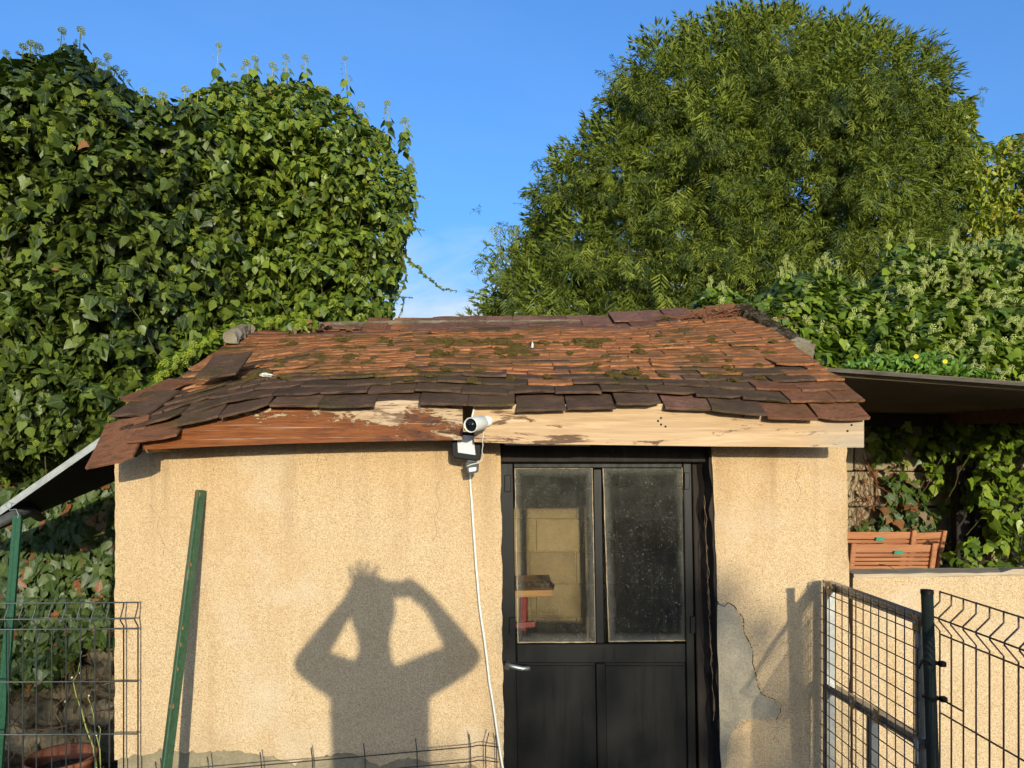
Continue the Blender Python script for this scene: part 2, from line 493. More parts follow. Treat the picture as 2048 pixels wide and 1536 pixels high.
def leaf_mat(name, cols, rough=.38, spec=.5, vein=True, trans=.22, dead=None):
    m = Mat(name, rough, spec)
    v = m.math('FRACT', m.math('ADD', m.attr('var'), m.oi.outputs['Random']))
    n = len(cols)
    stops = [((i+.5)/n, c) for i, c in enumerate(cols)]
    c = m.ramp(v, stops)
    if dead:
        c = m.mix(m.math('GREATER_THAN', m.math('FRACT', m.math('MULTIPLY', v, 7.31)), 1-dead[0]), c, dead[1])
    c = m.mix(m.rng(m.noise(40, 3), .3, .7, 0, .35), c, m.mix(.5, c, (.03, .05, .01)))
    if vein:
        uv = m.n.new('ShaderNodeSeparateXYZ'); m.l.new(m.tc.outputs['UV'], uv.inputs[0])
        x = m.math('ABSOLUTE', m.math('SUBTRACT', uv.outputs['X'], .5))
        mid = m.rng(x, .012, .035, .5, 0)
        # side veins fan out from the stalk
        yy = m.math('SUBTRACT', uv.outputs['Y'], .12)
        d1 = m.math('ABSOLUTE', m.math('SUBTRACT', m.math('MULTIPLY', x, 1.1), yy))
        side = m.rng(d1, .010, .03, .35, 0)
        c = m.mix(m.math('MAXIMUM', mid, side), c, (.20, .27, .09))
    m.color(c)
    m.rough(m.rng(m.noise(12, 2), .3, .7, rough-.06, rough+.12))
    t = m.n.new('ShaderNodeBsdfTranslucent'); m.l.new(m.mix(1.0, c, (.72, .80, .25), 'MULTIPLY'), t.inputs[0])
    mx = m.n.new('ShaderNodeMixShader'); mx.inputs[0].default_value = trans
    m.l.new(m.b.outputs[0], mx.inputs[1]); m.l.new(t.outputs[0], mx.inputs[2]); m.l.new(mx.outputs[0], m.out.inputs[0])
    return m.m
M_ivyA = leaf_mat('ivy_leaf_shaded', [(.040, .060, .010), (.066, .098, .013), (.105, .150, .017), (.165, .215, .025)], .44, .38)  # darker leaf copy, shade put into its colour
M_ivyB = leaf_mat('ivy_leaf_sunlit', [(.055, .090, .011), (.098, .150, .015), (.155, .220, .019), (.250, .310, .028)], .44, .38)  # lighter leaf copy, the column's sunlight put into its colour
M_ivyC = leaf_mat('ivy_leaf_fresh', [(.070, .115, .009), (.115, .180, .012), (.170, .245, .016), (.27, .34, .025)], .36, .28)
M_ivyW = leaf_mat('ivy_leaf_wall', [(.045, .075, .018), (.065, .105, .022), (.085, .13, .026), (.11, .155, .03)], .48, dead=(.05, (.30, .10, .035)))
M_dead = leaf_mat('dead_ivy_leaf', [(.22, .09, .04), (.34, .15, .07), (.28, .20, .13)], .8, .1)
M_spruce = leaf_mat('spruce_needles', [(.036, .060, .010), (.080, .114, .013), (.150, .190, .018), (.255, .290, .030)], .6, .25, vein=False, trans=.15)
M_yellow = leaf_mat('yellowing_leaf', [(.11, .17, .018), (.20, .26, .025), (.32, .38, .035), (.45, .45, .05)], .45, .35, vein=False, trans=.3, dead=(.04, (.45, .22, .03)))
M_flowA = plain('yellow_green_flower', (.34, .39, .045), .8, .15, var=.35, scale=60)
M_flowB = plain('pale_green_flower', (.54, .58, .18), .8, .15, var=.3, scale=60)

# ------------------------------------------------------------------ ground
g = MB(); n = 60
xs = np.linspace(-1, 1, n)
for j in range(n):
    for i in range(n):
        x = math.copysign(abs(xs[i])**2.2*400, xs[i]); y = math.copysign(abs(xs[j])**2.2*400, xs[j])
        k = 1 if max(abs(x), abs(y)) < 12 else 0
        g.v.append(Vector((x, y, -.01+k*.02*noise.noise(Vector((x*1.3, y*1.3, 0))))))
for j in range(n-1):
    for i in range(n-1):
        a = j*n+i; g.f.append([a, a+1, a+n+1, a+n])
g.build('ground', M_earth, None, smooth=True, kind='structure')

g = MB(); g.box(-1.45, 6, -7.5, 2.70, -.05, .032); M_bounce = earth_mat('pale_bounce', (.42, .37, .29), (.58, .52, .42), (.70, .64, .53), 40)  # unseen pale ground, added to bounce light onto the shed front
g.build('bounce_ground', M_bounce, None, kind='structure')

# ------------------------------------------------------------------ the shed
W = 2.95                       # distance of the front wall
shed = thing('shed', (0, 3.6, 0), 'small sandy rendered garden shed with sagging clay tile roof and black half-glazed door', 'shed')
ROWS = [0, 30, 52, 70, 84, 96, 107, 117, 127, 137, 147, 156, 165, 174, 183, 191, 199, 206, 214]
EU = [190, 300, 390, 485, 585, 690, 790, 885, 982, 1082, 1183, 1280, 1377, 1478, 1586, 1742]
EV = [906, 880, 845, 823, 812, 812, 807, 808, 812, 817, 816, 812, 818, 825, 833, 838]
YE, YR = 2.66, 4.25
RU = [500, 600, 700, 800, 900, 1000, 1100, 1200, 1300, 1400, 1490]
RV = [660, 664, 664, 660, 656, 652, 651, 650, 644, 634, 622]
E3 = [P(u, v, YE) for u, v in zip(EU, EV)]
R3 = [P(u, v, YR) for u, v in zip(RU, RV)]
def curve(pts, s):
    x0, x1 = pts[0].x, pts[-1].x
    x = x0+(x1-x0)*s
    X = [p.x for p in pts]; Z = [p.z for p in pts]
    if x <= x0: z = Z[0]+(Z[1]-Z[0])*(x-x0)/(X[1]-X[0])
    elif x >= x1: z = Z[-1]+(Z[-1]-Z[-2])*(x-x1)/(X[-1]-X[-2])
    else: z = float(np.interp(x, X, Z))
    return x, z
def rowf(k):
    if k <= 0: return k*34/214.0
    if k >= 18: return 1+(k-18)*8/214.0
    return float(np.interp(k, range(19), ROWS))/214.0
def S(s, k):
    """a point of the tiled slope: s along the eave 0..1, k the course 0..18"""
    Y = YE+(YR-YE)*k/18.0
    xe, ze = curve(E3, s); xr, zr = curve(R3, s)
    t = k/18.0
    X = xe+(xr-xe)*t
    ve = YH-(ze-HC)*F/YE; vr = YH-(zr-HC)*F/YR
    v = ve+(vr-ve)*rowf(k)
    z = HC+(YH-v)/F*Y
    z += .012*noise.noise(Vector((X*2.3, Y*2.9, 3)))
    return Vector((X, Y, z))
def roofz(X, Y):
    k = (Y-YE)/(YR-YE)*18
    k = max(-1.0, k)
    a = S(0, k); b = S(1, k)
    s = (X-a.x)/(b.x-a.x)
    return S(s, k).z

# base walls, their tops cut to the underside of the roof
def wall_run(x0b, x0t, x1b, x1t, y0, y1, mat, name, z0=0.0, top=None, n=14, **k):
    m = MB()
    for i in range(n+1):
        t = i/n
        xt = x0t+(x1t-x0t)*t; xb = x0b+(x1b-x0b)*t
        for y in (y0, y1):
            zt = roofz(xt, y)-.075 if top is None else top
            m.v += [Vector((xb, y, z0)), Vector((xt, y, zt))]
    for i in range(n):
        a = i*4; b = a+4
        m.f += [[a, b, b+1, a+1], [a+2, a+3, b+3, b+2], [a+1, b+1, b+3, a+3], [a, a+2, b+2, b]]
    m.f += [[0, 1, 3, 2], [n*4, n*4+2, n*4+3, n*4+1]]
    return m.build(name, mat, shed, **k)
pw = lambda u: (u-1024)/F*W
XL, XR0 = pw(233.5), pw(1000)
XP0, XP0b, XP1, XP1b = pw(1419), pw(1456), pw(1690), pw(1703)
WT = .20
wall_run(XL+.004, XL+.004, pw(1012)-.006, XR0-.006, W, W+WT, M_base, 'wall')
wall_run(XP0b+.006, XP0+.006, XP1b-.004, XP1-.004, W, W+WT, M_base, 'wall')
# side walls run back in strips, rising with the roof
def side_wall(x0, x1, y0, y1, mat):
    m = MB(); n = 10
    for i in range(n+1):
        y = y0+(y1-y0)*i/n
        for x in (x0, x1):
            zt = roofz(x, min(y, YR-.03))-.075
            m.v += [Vector((x, y, 0)), Vector((x, y, zt))]
    for i in range(n):
        a = i*4; b = a+4
        m.f += [[a, a+1, b+1, b], [a+2, b+2, b+3, a+3], [a+1, a+3, b+3, b+1], [a, b, b+2, a+2]]
    m.f += [[0, 2, 3, 1], [n*4, n*4+1, n*4+3, n*4+2]]
    return m.build('side_wall', mat, shed)
side_wall(XL+.006, XL+WT, W+WT, 4.86, M_base)
side_wall(XP1-WT, XP1-.006, W+WT, 4.86, M_base)
# back wall in concrete blocks, seen through the glass
bwall = MB().box(XL+WT, XP1-WT, 4.662, 4.86, 0, 2.42).build('back_wall', M_block, shed)
bm_ = [MB().prism([(0, 0, 0), (.490, 0, 0), (.490, 0, .195), (0, 0, .195)], (0, .012, 0)).mesh('block', M_block, bevel=.004) for _ in (0,)]
for r in range(12):
    x = XL+WT+.004-(.25 if r % 2 else 0)
    while x < XP1-WT-.02:
        if x > XL+WT-.02:
            inst('block', bm_[0], bwall, Matrix.Translation((x, 4.654+R.uniform(-.002, .002), .004+r*.2)))
        elif x+.485 > XL+WT+.05:
            inst('block', bm_[0], bwall, Matrix.Translation((XL+WT+.004, 4.653, .004+r*.2)) @ Matrix.Diagonal((((x+.485)-(XL+WT+.004))/.485, 1, 1, 1)))
        x += .497
MB().box(XL+WT, XP1-WT, W+WT, 4.65, 0, .02).build('floor', M_base, shed)

# render coat with a ragged lower edge and chipped arrises
def ragged(p0, p1, n, amp, seed, axis):
    out = []
    for i in range(n+1):
        t = i/n
        p = Vector(p0).lerp(Vector(p1), t)
        d = amp*noise.noise(Vector((seed, t*n*.35, 0)))+amp*.6*noise.noise(Vector((seed, t*n*1.3, 5)))
        p[axis] += d if 0 < i < n else 0
        out.append(p)
    return out
YC = W-.012
def coat(xlb, xlt, xrb, xrt, vedge, name):
    zt = lambda x: roofz(x, W)-.08
    pts = []
    if vedge:
        bot = []
        n = 110
        for i in range(n+1):
            x = xlb+(xrb-xlb)*i/n; u = 1024+x/YC*F
            v = float(np.interp(u, [232, 260, 290, 330, 400, 450, 520, 560, 590, 640, 700, 760, 820, 870, 940, 1010], vedge))
            v += 9*noise.noise(Vector((u*.045, 0, 2)))+7*noise.noise(Vector((u*.16, 4, 2)))
            bot.append(Vector((x, YC, HC+(YH-v)/F*YC)))
    else:
        bot = [Vector((xlb, YC, 0.02)), Vector((xrb, YC, .02))]
    rt = ragged(Vector((xrb, YC, bot[-1].z)), Vector((xrt, YC, zt(xrt))), 60, .006, 3.3, 0)[1:]
    tp = [Vector((xrt+(xlt-xrt)*i/14, YC, zt(xrt+(xlt-xrt)*i/14))) for i in range(1, 14)]
    lf = ragged(Vector((xlt, YC, zt(xlt))), Vector((xlb, YC, bot[0].z)), 60, .006, 8.1, 0)[:-1]
    pts = bot+rt+tp+lf
    m = MB().prism(pts, (0, .012-.0005, 0))
    o = m.build(name, M_render, shed, bevel=0)
    return o
coat(pw(232), XL, pw(1008), XR0, [1520, 1508, 1512, 1500, 1506, 1500, 1508, 1520, 1526, 1512, 1505, 1530, 1515, 1528, 1532, 1545], 'render_coat')
coat(XP0b, XP0, XP1b, XP1, None, 'render_coat')
M_crack = plain('crack_shadow', (.20, .13, .07), 1, 0)
# grey repair where the render has come away, with its crack
pt = [(1434, 1210), (1449, 1206), (1462, 1211), (1474, 1222), (1484, 1238), (1486, 1262), (1496, 1282), (1505, 1300), (1507, 1338), (1514, 1366), (1523, 1388), (1549, 1401), (1561, 1413), (1555, 1434), (1534, 1441), (1502, 1437), (1478, 1448), (1463, 1466), (1456, 1495), (1452, 1536), (1452, 1600), (1444, 1600), (1441, 1500), (1438, 1400), (1436, 1300)]
def jag(pts, amp, per=3, Y=YC, seed=0):
    out = []
    for i, a in enumerate(pts):
        b = pts[(i+1) % len(pts)]
        for j in range(per):
            t = j/per
            u = a[0]+(b[0]-a[0])*t+amp*noise.noise(Vector((a[0]*.7+j*3.3, a[1]*.3, seed)))*2
            v = a[1]+(b[1]-a[1])*t+amp*noise.noise(Vector((a[0]*.4+j*2.1, a[1]*.6, seed+9)))*2
            out.append(P(u, v, Y))
    return out
MB().prism(jag(pt, 2.2, 3, YC-.003), (0, .0028, 0)).build('repair_patch', M_cement, shed)
m = MB(); rr = random.Random(77)
for i in range(150):
    k = rr.randrange(3, 18); a, b = pt[k], pt[k+1]; t_ = rr.random()
    p = P(a[0]+(b[0]-a[0])*t_+rr.gauss(1.5, 1.8), a[1]+(b[1]-a[1])*t_+rr.gauss(0, 1.8), YC-.002)
    m.blob(p, rr.uniform(.002, .0055), i, .5, 1, (1.2, .8, 1))
m.build('crumbled_edge', M_render, shed, kind='stuff')
cr = [P(u, v, YC-.003) for u, v in [(1430, 1195), (1437, 1208), (1449, 1213), (1455, 1206), (1468, 1212), (1478, 1224), (1487, 1240), (1487, 1262), (1497, 1281), (1507, 1300), (1506, 1325), (1513, 1350), (1517, 1372), (1524, 1390)]]
MB().tube([p+Vector((R.uniform(-.002, .002), 0, R.uniform(-.002, .002))) for p in cr], .0016, 4).build('crack', M_shade, shed)
cr = [P(u, v, YC-.003) for u, v in [(1522, 1388), (1540, 1395), (1556, 1402), (1562, 1414), (1560, 1428), (1552, 1440)]]
MB().tube(cr, .0012, 4).build('crack', M_shade, shed)
for hl in ([(300, 1010), (318, 1034), (314, 1062), (330, 1090), (326, 1118)], [(880, 960), (872, 985), (880, 1010), (868, 1040), (874, 1066), (862, 1090)], [(640, 905), (634, 930), (642, 950), (636, 975)], [(1600, 930), (1592, 960), (1602, 985), (1594, 1010)]):
    pts_ = []
    for (u0, v0), (u1, v1) in zip(hl, hl[1:]):
        for q in range(4): pts_.append(P(u0+(u1-u0)*q/4+R.uniform(-1.5, 1.5), v0+(v1-v0)*q/4, YC-.0006))
    MB().tube(pts_, .0006, 4).build('crack', M_crack, shed)
# dark timber filling between wall head and roof, header over the door
m = MB()
for i in range(14):
    x0 = XL+.02+(XP1-XL-.04)*i/14; x1 = XL+.02+(XP1-XL-.04)*(i+1)/14
    m.prism([(x0, W+.002, roofz(x0, W)-.079), (x1, W+.002, roofz(x1, W)-.079), (x1, W+.002, roofz(x1, W)-.028), (x0, W+.002, roofz(x0, W)-.028)], (0, .12, 0))
m.build('wall_plate', M_darkwood, shed)
zl = P(0, 893, W).z
MB().box(XR0-.004, XP0+.004, W+.03, W+.17, HC-.062, HC+.16).build('door_header', M_darkwood, shed, bevel=.004)

# rafters and roof deck
deck = MB()
ns, nk = 24, 20
for k in range(nk+1):
    for i in range(ns+1):
        p = S(.012+i/ns*.976, 1.3+k/nk*16.7); deck.v.append(p-Vector((0, 0, .022)))
for k in range(nk+1):
    for i in range(ns+1):
        p = S(.012+i/ns*.976, 1.3+k/nk*16.7); deck.v.append(p-Vector((0, 0, .045)))
N1 = (ns+1)*(nk+1)
for k in range(nk):
    for i in range(ns):
        a = k*(ns+1)+i
        deck.f += [[a, a+1, a+ns+2, a+ns+1], [N1+a, N1+a+ns+1, N1+a+ns+2, N1+a+1]]
for i in range(ns):
    a = i; deck.f.append([a, N1+a, N1+a+1, a+1]); a = nk*(ns+1)+i; deck.f.append([a, a+1, N1+a+1, N1+a])
for k in range(nk):
    a = k*(ns+1); deck.f.append([a, a+ns+1, N1+a+ns+1, N1+a]); a += ns; deck.f.append([a, N1+a, N1+a+ns+1, a+ns+1])
roof = deck.build('roof', M_darkwood, shed)
# back slope behind the ridge
m = MB()
n = 16
for i in range(n+1):
    p = S(i/n, 18); m.v += [p+Vector((0, .06, -.02)), Vector((p.x, 5.0, p.z-.36)), p+Vector((0, .06, -.05)), Vector((p.x, 5.0, p.z-.39))]
for i in range(n):
    a = i*4; b = a+4
    m.f += [[a, b, b+1, a+1], [a+2, a+3, b+3, b+2], [a, a+2, b+2, b], [a+1, b+1, b+3, a+3]]
m.f += [[0, 1, 3, 2], [n*4, n*4+2, n*4+3, n*4+1]]
m.build('back_slope', M_tile_dark, shed)

# roof tiles: 8 slightly different plain tiles in each colour
def tile_mesh(seed, mat, w=.168, L=.262, t=.009):
    rr = random.Random(seed); m = MB(); nx, ny = 4, 2
    warp = rr.uniform(-.004, .004); ch = rr.choice([0, 0, 1, 2, 3])
    for lay in (0, 1):
        for j in range(ny+1):
            for i in range(nx+1):
                x = (i/nx-.5)*w; y = j/ny*L
                if j == 0:
                    y += rr.uniform(-.0025, .003)
                    if i in (0, nx): y += .004+(rr.uniform(.008, .02) if (ch == 1 and i == 0) or (ch == 2 and i == nx) else 0)
                    if ch == 3 and i == 2: y += rr.uniform(.006, .014)
                if i in (0, nx): x += rr.uniform(-.0015, .0015)
                z = warp*(4*(x/w)**2)+.003*(y/L-.5)**2*4+(0 if lay else -t*rr.uniform(.9, 1.05))
                m.v.append(Vector((x, y, z)))
    q = (nx+1)*(ny+1)
    for j in range(ny):
        for i in range(nx):
            a = j*(nx+1)+i
            m.f.append([q+a, q+a+1, q+a+nx+2, q+a+nx+1])
    m.f.append([0, ny*(nx+1), ny*(nx+1)+nx, nx])
    for i in range(nx):
        m.f.append([i, i+1, q+i+1, q+i]); a = ny*(nx+1)+i; m.f.append([a, q+a, q+a+1, a+1])
    for j in range(ny):
        a = j*(nx+1); m.f.append([a, q+a, q+a+nx+1, a+nx+1]); a += nx; m.f.append([a, a+nx+1, q+a+nx+1, q+a])
    return m.mesh('tile', mat, bevel=.0012)
TM = {k: [tile_mesh(10*j+i, mt) for i in range(8)] for j, (k, mt) in enumerate((('o', M_tile), ('d', M_tile_dark), ('r', M_tile_red), ('p', M_tile_purple)))}
def lay(a, b, c, kind, roll=0, name='tile', label=None, width=None):
    """a,b: ends of the lower edge; c: middle of the upper edge"""
    x = (b-a); wl_ = x.length; x.normalize()
    o = (a+b)/2; y = (c-o); y = (y-x*y.dot(x)).normalized(); z = x.cross(y)
    M = Matrix(((x.x, y.x, z.x, o.x), (x.y, y.y, z.y, o.y), (x.z, y.z, z.z, o.z), (0, 0, 0, 1)))
    M = M @ Matrix.Rotation(roll, 4, 'Z') @ Matrix.Diagonal((((width or wl_*.985)/.168), 1, 1, 1))
    return inst('tile', R.choice(TM[kind]), roof, M, label=label)
# eave course, tile by tile
eave = [(250, 887, 353, 872, 'r'), (347, 853, 437, 834, 'd'), (437, 835, 535, 811, 'd'), (536, 812, 636, 811, 'd'), (636, 815, 748, 812, 'd'),
        (835, 807, 935, 808, 'd'), (935, 811, 1030, 811, 'd'), (1032, 821, 1133, 818, 'd'), (1134, 817, 1233, 815, 'd'), (1233, 808, 1325, 808, 'd'),
        (1330, 817, 1425, 820, 'p'), (1424, 821, 1535, 832, 'd'), (1535, 835, 1637, 839, 'r'), (1638, 839, 1742, 838, 'r')]
for u0, v0, u1, v1, kd in eave:
    y0 = YE+R.uniform(-.012, .008)
    a = P(u0, v0, y0); b = P(u1, v1, y0)
    sm = ((u0+u1)/2-190)/(1742-190)
    c = S(sm, 2.9)+Vector((0, 0, .004))
    lay(a, b, c, kd, R.uniform(-.015, .015))
# big flat tile drooping at the left corner
a = P(168, 938, 2.60); b = P(263, 918, 2.60); c = (P(207, 845, 2.81)+P(300, 828, 2.81))/2
lay(a, b, c, 'r', 0, label='flat red tile drooping at the left corner')
# a slipped tile in the gap of the eave course
lay(P(752, 800, 2.72), P(838, 801, 2.72), S(.42, 3.2), 'd', .01)
NC = 16
KR = [1, 2, 3, 3.9, 4.7]
while KR[-1] < 16.9: KR.append(KR[-1]+.60)
ntile = 16
far = []                                     # courses past the 300 largest tiles are joined
for ki, k in enumerate(KR):
    off = (.5 if ki % 2 == 0 else 0)+R.uniform(-.08, .08)
    cols = NC+(1 if ki % 2 == 0 else 0)
    for j in range(cols):
        s0 = (j-off)/NC; s1 = (j+1-off)/NC
        s0 = max(s0, -.004-.006*R.random()); s1 = min(s1, 1.004+.006*R.random())
        if s1-s0 < .018: continue
        if k == 1 and s0 < .01: s0 = .015
        lift = .0115+R.uniform(-.003, .004)
        bad = R.random()
        roll = R.gauss(0, .009)
        if bad < .03: lift += .008; roll += R.uniform(-.035, .035)
        a = S(s0, k); b = S(s1, k); c = S((s0+s1)/2, k+2.9) if k < 15.5 else S((s0+s1)/2, k)+(S((s0+s1)/2, 18)-S((s0+s1)/2, 15.5))
        up = Vector((0, -.25, 1)).normalized()
        sh = (c-(a+b)/2).normalized()*R.uniform(-.007, .007)
        a = a+up*lift+sh; b = b+up*lift+up*R.uniform(-.003, .003)+sh; c = c+up*.002
        sm = (s0+s1)/2
        pd = float(np.interp(k, [1, 2, 3, 4, 5, 6], [1, .9, .7, .35, .12, .05]))
        if sm < .18 and k < 9: pd = max(pd, .55)
        if sm > .8 and k < 5: pd = max(pd, .7)
        kind = 'd' if R.random() < pd else 'o'
        if k in (1, 2) and sm > .90: kind = 'r'
        if k >= 16 and .3 < sm < .82: kind = 'p'
        elif k >= 16 and sm <= .3: kind = R.choice('rrp')
        o = lay(a, b, c, kind, roll)
        ntile += 1
        if ntile > 268: far.append(o)
import collections
grp = collections.defaultdict(list)
for o in far: grp[o.data.materials[0].name].append(o)
for mn, obs in grp.items():
    mb = MB()
    for o in obs:
        Mw = WORLD[o.name]; b0 = len(mb.v)
        mb.v += [Mw @ v.co for v in o.data.vertices]; mb.f += [[b0+i for i in p.vertices] for p in o.data.polygons]
    mt = obs[0].data.materials[0]
    for o in obs: bpy.data.objects.remove(o)
    mb.build('tiles', mt, roof, kind='stuff')
# loose tiles lying about on the left of the roof
lay(P(388, 772, 3.02)+Vector((0, 0, .03)), P(472, 764, 3.02)+Vector((0, 0, .03)), P(470, 738, 3.20)+Vector((0, 0, .045)), 'd', 0, label='loose dark tile lying on top of the others', width=.165)
lay(P(229, 803, 2.98), P(285, 801, 2.95), P(345, 770, 3.12), 'r', -.25, label='slipped tile sticking out to the left', width=.14)
lay(P(206, 834, 2.80), P(300, 826, 2.80), P(310, 796, 2.96), 'd', -.1, width=.15)
lay(P(640, 655, 4.2), P(722, 657, 4.2), P(690, 648, 4.36), 'p')
lay(P(722, 660, 4.17), P(776, 662, 4.17), P(752, 646, 4.34), 'r', label='bright red tile near the ridge')
for u0, u1, v, yy in [(1168, 1228, 651, 4.14), (1200, 1262, 660, 4.06), (1228, 1288, 643, 4.18), (1262, 1320, 652, 4.1), (1285, 1340, 640, 4.2), (1335, 1392, 636, 4.2), (1340, 1396, 645, 4.12)]:
    lay(P(u0, v, yy), P(u1, v-2, yy), P((u0+u1)/2, v-14, yy+.17), R.choice('ppo'), R.uniform(-.02, .02))
for i in range(7):
    u0 = 858+i*56; lay(P(u0, 661-.8*i, 4.17), P(u0+56, 660-.8*i, 4.17), P(u0+28, 645-.5*i, 4.30), 'p', R.uniform(-.01, .01))
for u0, v0, kd in ((722, 663, 'r'), (776, 664, 'o'), (812, 663, 'p')):
    lay(P(u0, v0, 4.16), P(u0+46, v0, 4.16), P(u0+23, 647, 4.30), kd)
# lime mortar along the ridge
def mortar(path, r, name, mat, seed, sub=26, sqz=.8):
    m = MB(); n = 8; b = 0
    for i in range(sub+1):
        t = i/sub*(len(path)-1); a = int(min(t, len(path)-2)); p = path[a].lerp(path[a+1], t-a)
        d = (path[a+1]-path[a]).normalized(); sx = d.cross(Vector((0, 0, 1))).normalized(); sz = sx.cross(d)
        for k in range(n):
            th = 2*math.pi*k/n
            rr = r*(1+.45*noise.noise(Vector((i*.6, k*1.1, seed)))+.3*noise.noise(Vector((i*1.9, k*2.3, seed))))
            m.v.append(p+sx*math.copysign(abs(math.cos(th))**.6, math.cos(th))*rr+sz*math.copysign(abs(math.sin(th))**.6, math.sin(th))*rr*sqz)
    for i in range(sub):
        for k in range(n):
            k2 = (k+1) % n; m.f.append([i*n+k, i*n+k2, (i+1)*n+k2, (i+1)*n+k])
    m.f += [[k for k in reversed(range(n))], [sub*n+k for k in range(n)]]
    return m.build(name, mat, shed)
mortar([P(u, v, 4.33) for u, v in ((640, 650), (800, 647), (950, 646), (1100, 645), (1235, 644), (1300, 640))], .026, 'ridge_mortar', M_mortar, 1, 90, .6)
mortar([P(u, v, y) for u, v, y in ((1484, 624, 4.20), (1520, 648, 4.02), (1558, 674, 3.84), (1592, 698, 3.70))], .058, 'verge_mortar', M_vergemoss, 4, 40, .8)
mortar([P(u, v, y) for u, v, y in ((1586, 694, 3.72), (1606, 706, 3.62))], .058, 'verge_mortar', M_mortar, 9, 8, .8)
mortar([P(u, v, y) for u, v, y in ((508, 652, 4.3), (480, 662, 4.05), (460, 676, 3.85))], .035, 'verge_mortar', M_mortar, 6, 18, .9)
# moss cushions on the tiles
m = MB(); rr = random.Random(4)
spots = [(905, 694, 34), (945, 690, 25), (1010, 715, 40), (1030, 712, 25), (870, 690, 20), (1160, 688, 30), (1195, 690, 26), (1185, 700, 24), (735, 736, 18), (700, 722, 18), (640, 722, 14), (1265, 755, 26), (1225, 757, 18), (1245, 642, 20), (1330, 645, 18), (555, 745, 30), (525, 755, 22), (500, 765, 14), (770, 690, 16), (820, 742, 12), (680, 700, 14)]
for u, v, r_ in spots+[(rr.uniform(520, 1550), rr.uniform(672, 770), rr.uniform(5, 14)) for _ in range(80)]+[(rr.gauss(960, 130), rr.gauss(700, 11), rr.uniform(5, 18)) for _ in range(38)]:
    # find the course under that pixel
    best = None
    for kk in range(0, 181, 3):
        k = kk/10; Y = YE+(YR-YE)*k/18
        X = (u-1024)/F*Y; z = roofz(X, Y); vv = YH-(z-HC)*F/Y
        if best is None or abs(vv-v) < best[0]: best = (abs(vv-v), X, Y, z)
    _, X, Y, z = best
    if not (-1.75 < X < 1.25): continue
    rad = r_/F*Y*.5
    for q in range(24 if r_ > 14 else 9):
        a_ = rr.uniform(0, 6.283); d_ = rad*rr.random()**.6; gx_ = X+math.cos(a_)*d_*1.25; gy_ = Y+math.sin(a_)*d_*1.2
        h_ = (1-(d_/rad)**2)*(.010 if r_ > 14 else .002)
        m.blob((gx_, gy_, roofz(gx_, gy_)+.015+h_), rr.uniform(.006, .013), rr.random()*50, .5, 1, (1.4, 1.2, .8))
m.build('moss', M_moss, shed, kind='stuff')

# fascia boards
def board(top, bot, Yf, th, name, mat, label):
    m = MB()
    n = len(top)
    for (ut, vt), (ub, vb) in zip(top, bot):
        a = P(ut, vt, Yf); b = P(ub, vb, Yf)
        m.v += [a, b, a+Vector((0, th, 0)), b+Vector((0, th, 0))]
    for i in range(n-1):
        a = 4*i; b = a+4
        m.f += [[a, a+1, b+1, b], [a+2, b+2, b+3, a+3], [a, b, b+2, a+2], [a+1, a+3, b+3, b+1]]
    m.f += [[0, 2, 3, 1], [4*n-4, 4*n-3, 4*n-1, 4*n-2]]
    return m.build(name, mat, shed, label=label)
YF = 2.715
board([(286, 882), (345, 862), (420, 842), (500, 822), (580, 810), (700, 807), (800, 800), (925, 806)],
      [(287, 899), (345, 897), (420, 893), (500, 890), (580, 887), (700, 884), (800, 882), (925, 880)], YF, .03, 'fascia_board', M_redboard, 'fascia board with flaking red-brown paint')
board([(946, 808), (1050, 809), (1150, 809), (1300, 806), (1450, 816), (1600, 828), (1700, 834), (1728, 838)],
      [(948, 884), (1050, 888), (1150, 889), (1300, 891), (1450, 893), (1600, 894), (1700, 895), (1728, 895)], YF-.004, .032, 'fascia_board', M_fresh, 'unpainted weathered fascia board')
for u, v in ((1322, 836), (1316, 842), (1322, 849), (1331, 853), (1703, 850), (1695, 862)):
    p = P(u, v, YF-.004); MB().lathe([(0, -.0015), (.0042, -.001), (.0042, .004)], p, 8, (0, 1, 0)).build('screw', M_black, shed)
MB().prism([P(1180, 889, YF), P(1010, 886, YF), P(1010, 890, YF), P(1180, 892, YF)], (0, .02, 0)).build('batten', M_darkwood, shed)
# small wedge under the drooping right end, rafter ends and the splintered left corner
m = MB(); m.prism([P(283, 885, 2.75), P(300, 885, 2.75), P(296, 905, 2.75), P(284, 903, 2.75)], (0, .2, 0)).build('rafter_end', M_fresh, shed)
for s_ in (.03, .2, .36, .5, .66, .82, .97):
    a = S(s_, 1.0)-Vector((0, 0, .05)); b = S(s_, 5.5)-Vector((0, 0, .05))
    a.y = max(a.y, YF+.035)
    MB().prism([a+Vector((-.02, 0, 0)), a+Vector((.02, 0, 0)), a+Vector((.02, 0, -.045)), a+Vector((-.02, 0, -.045))], b-a).build('rafter', M_darkwood, shed)

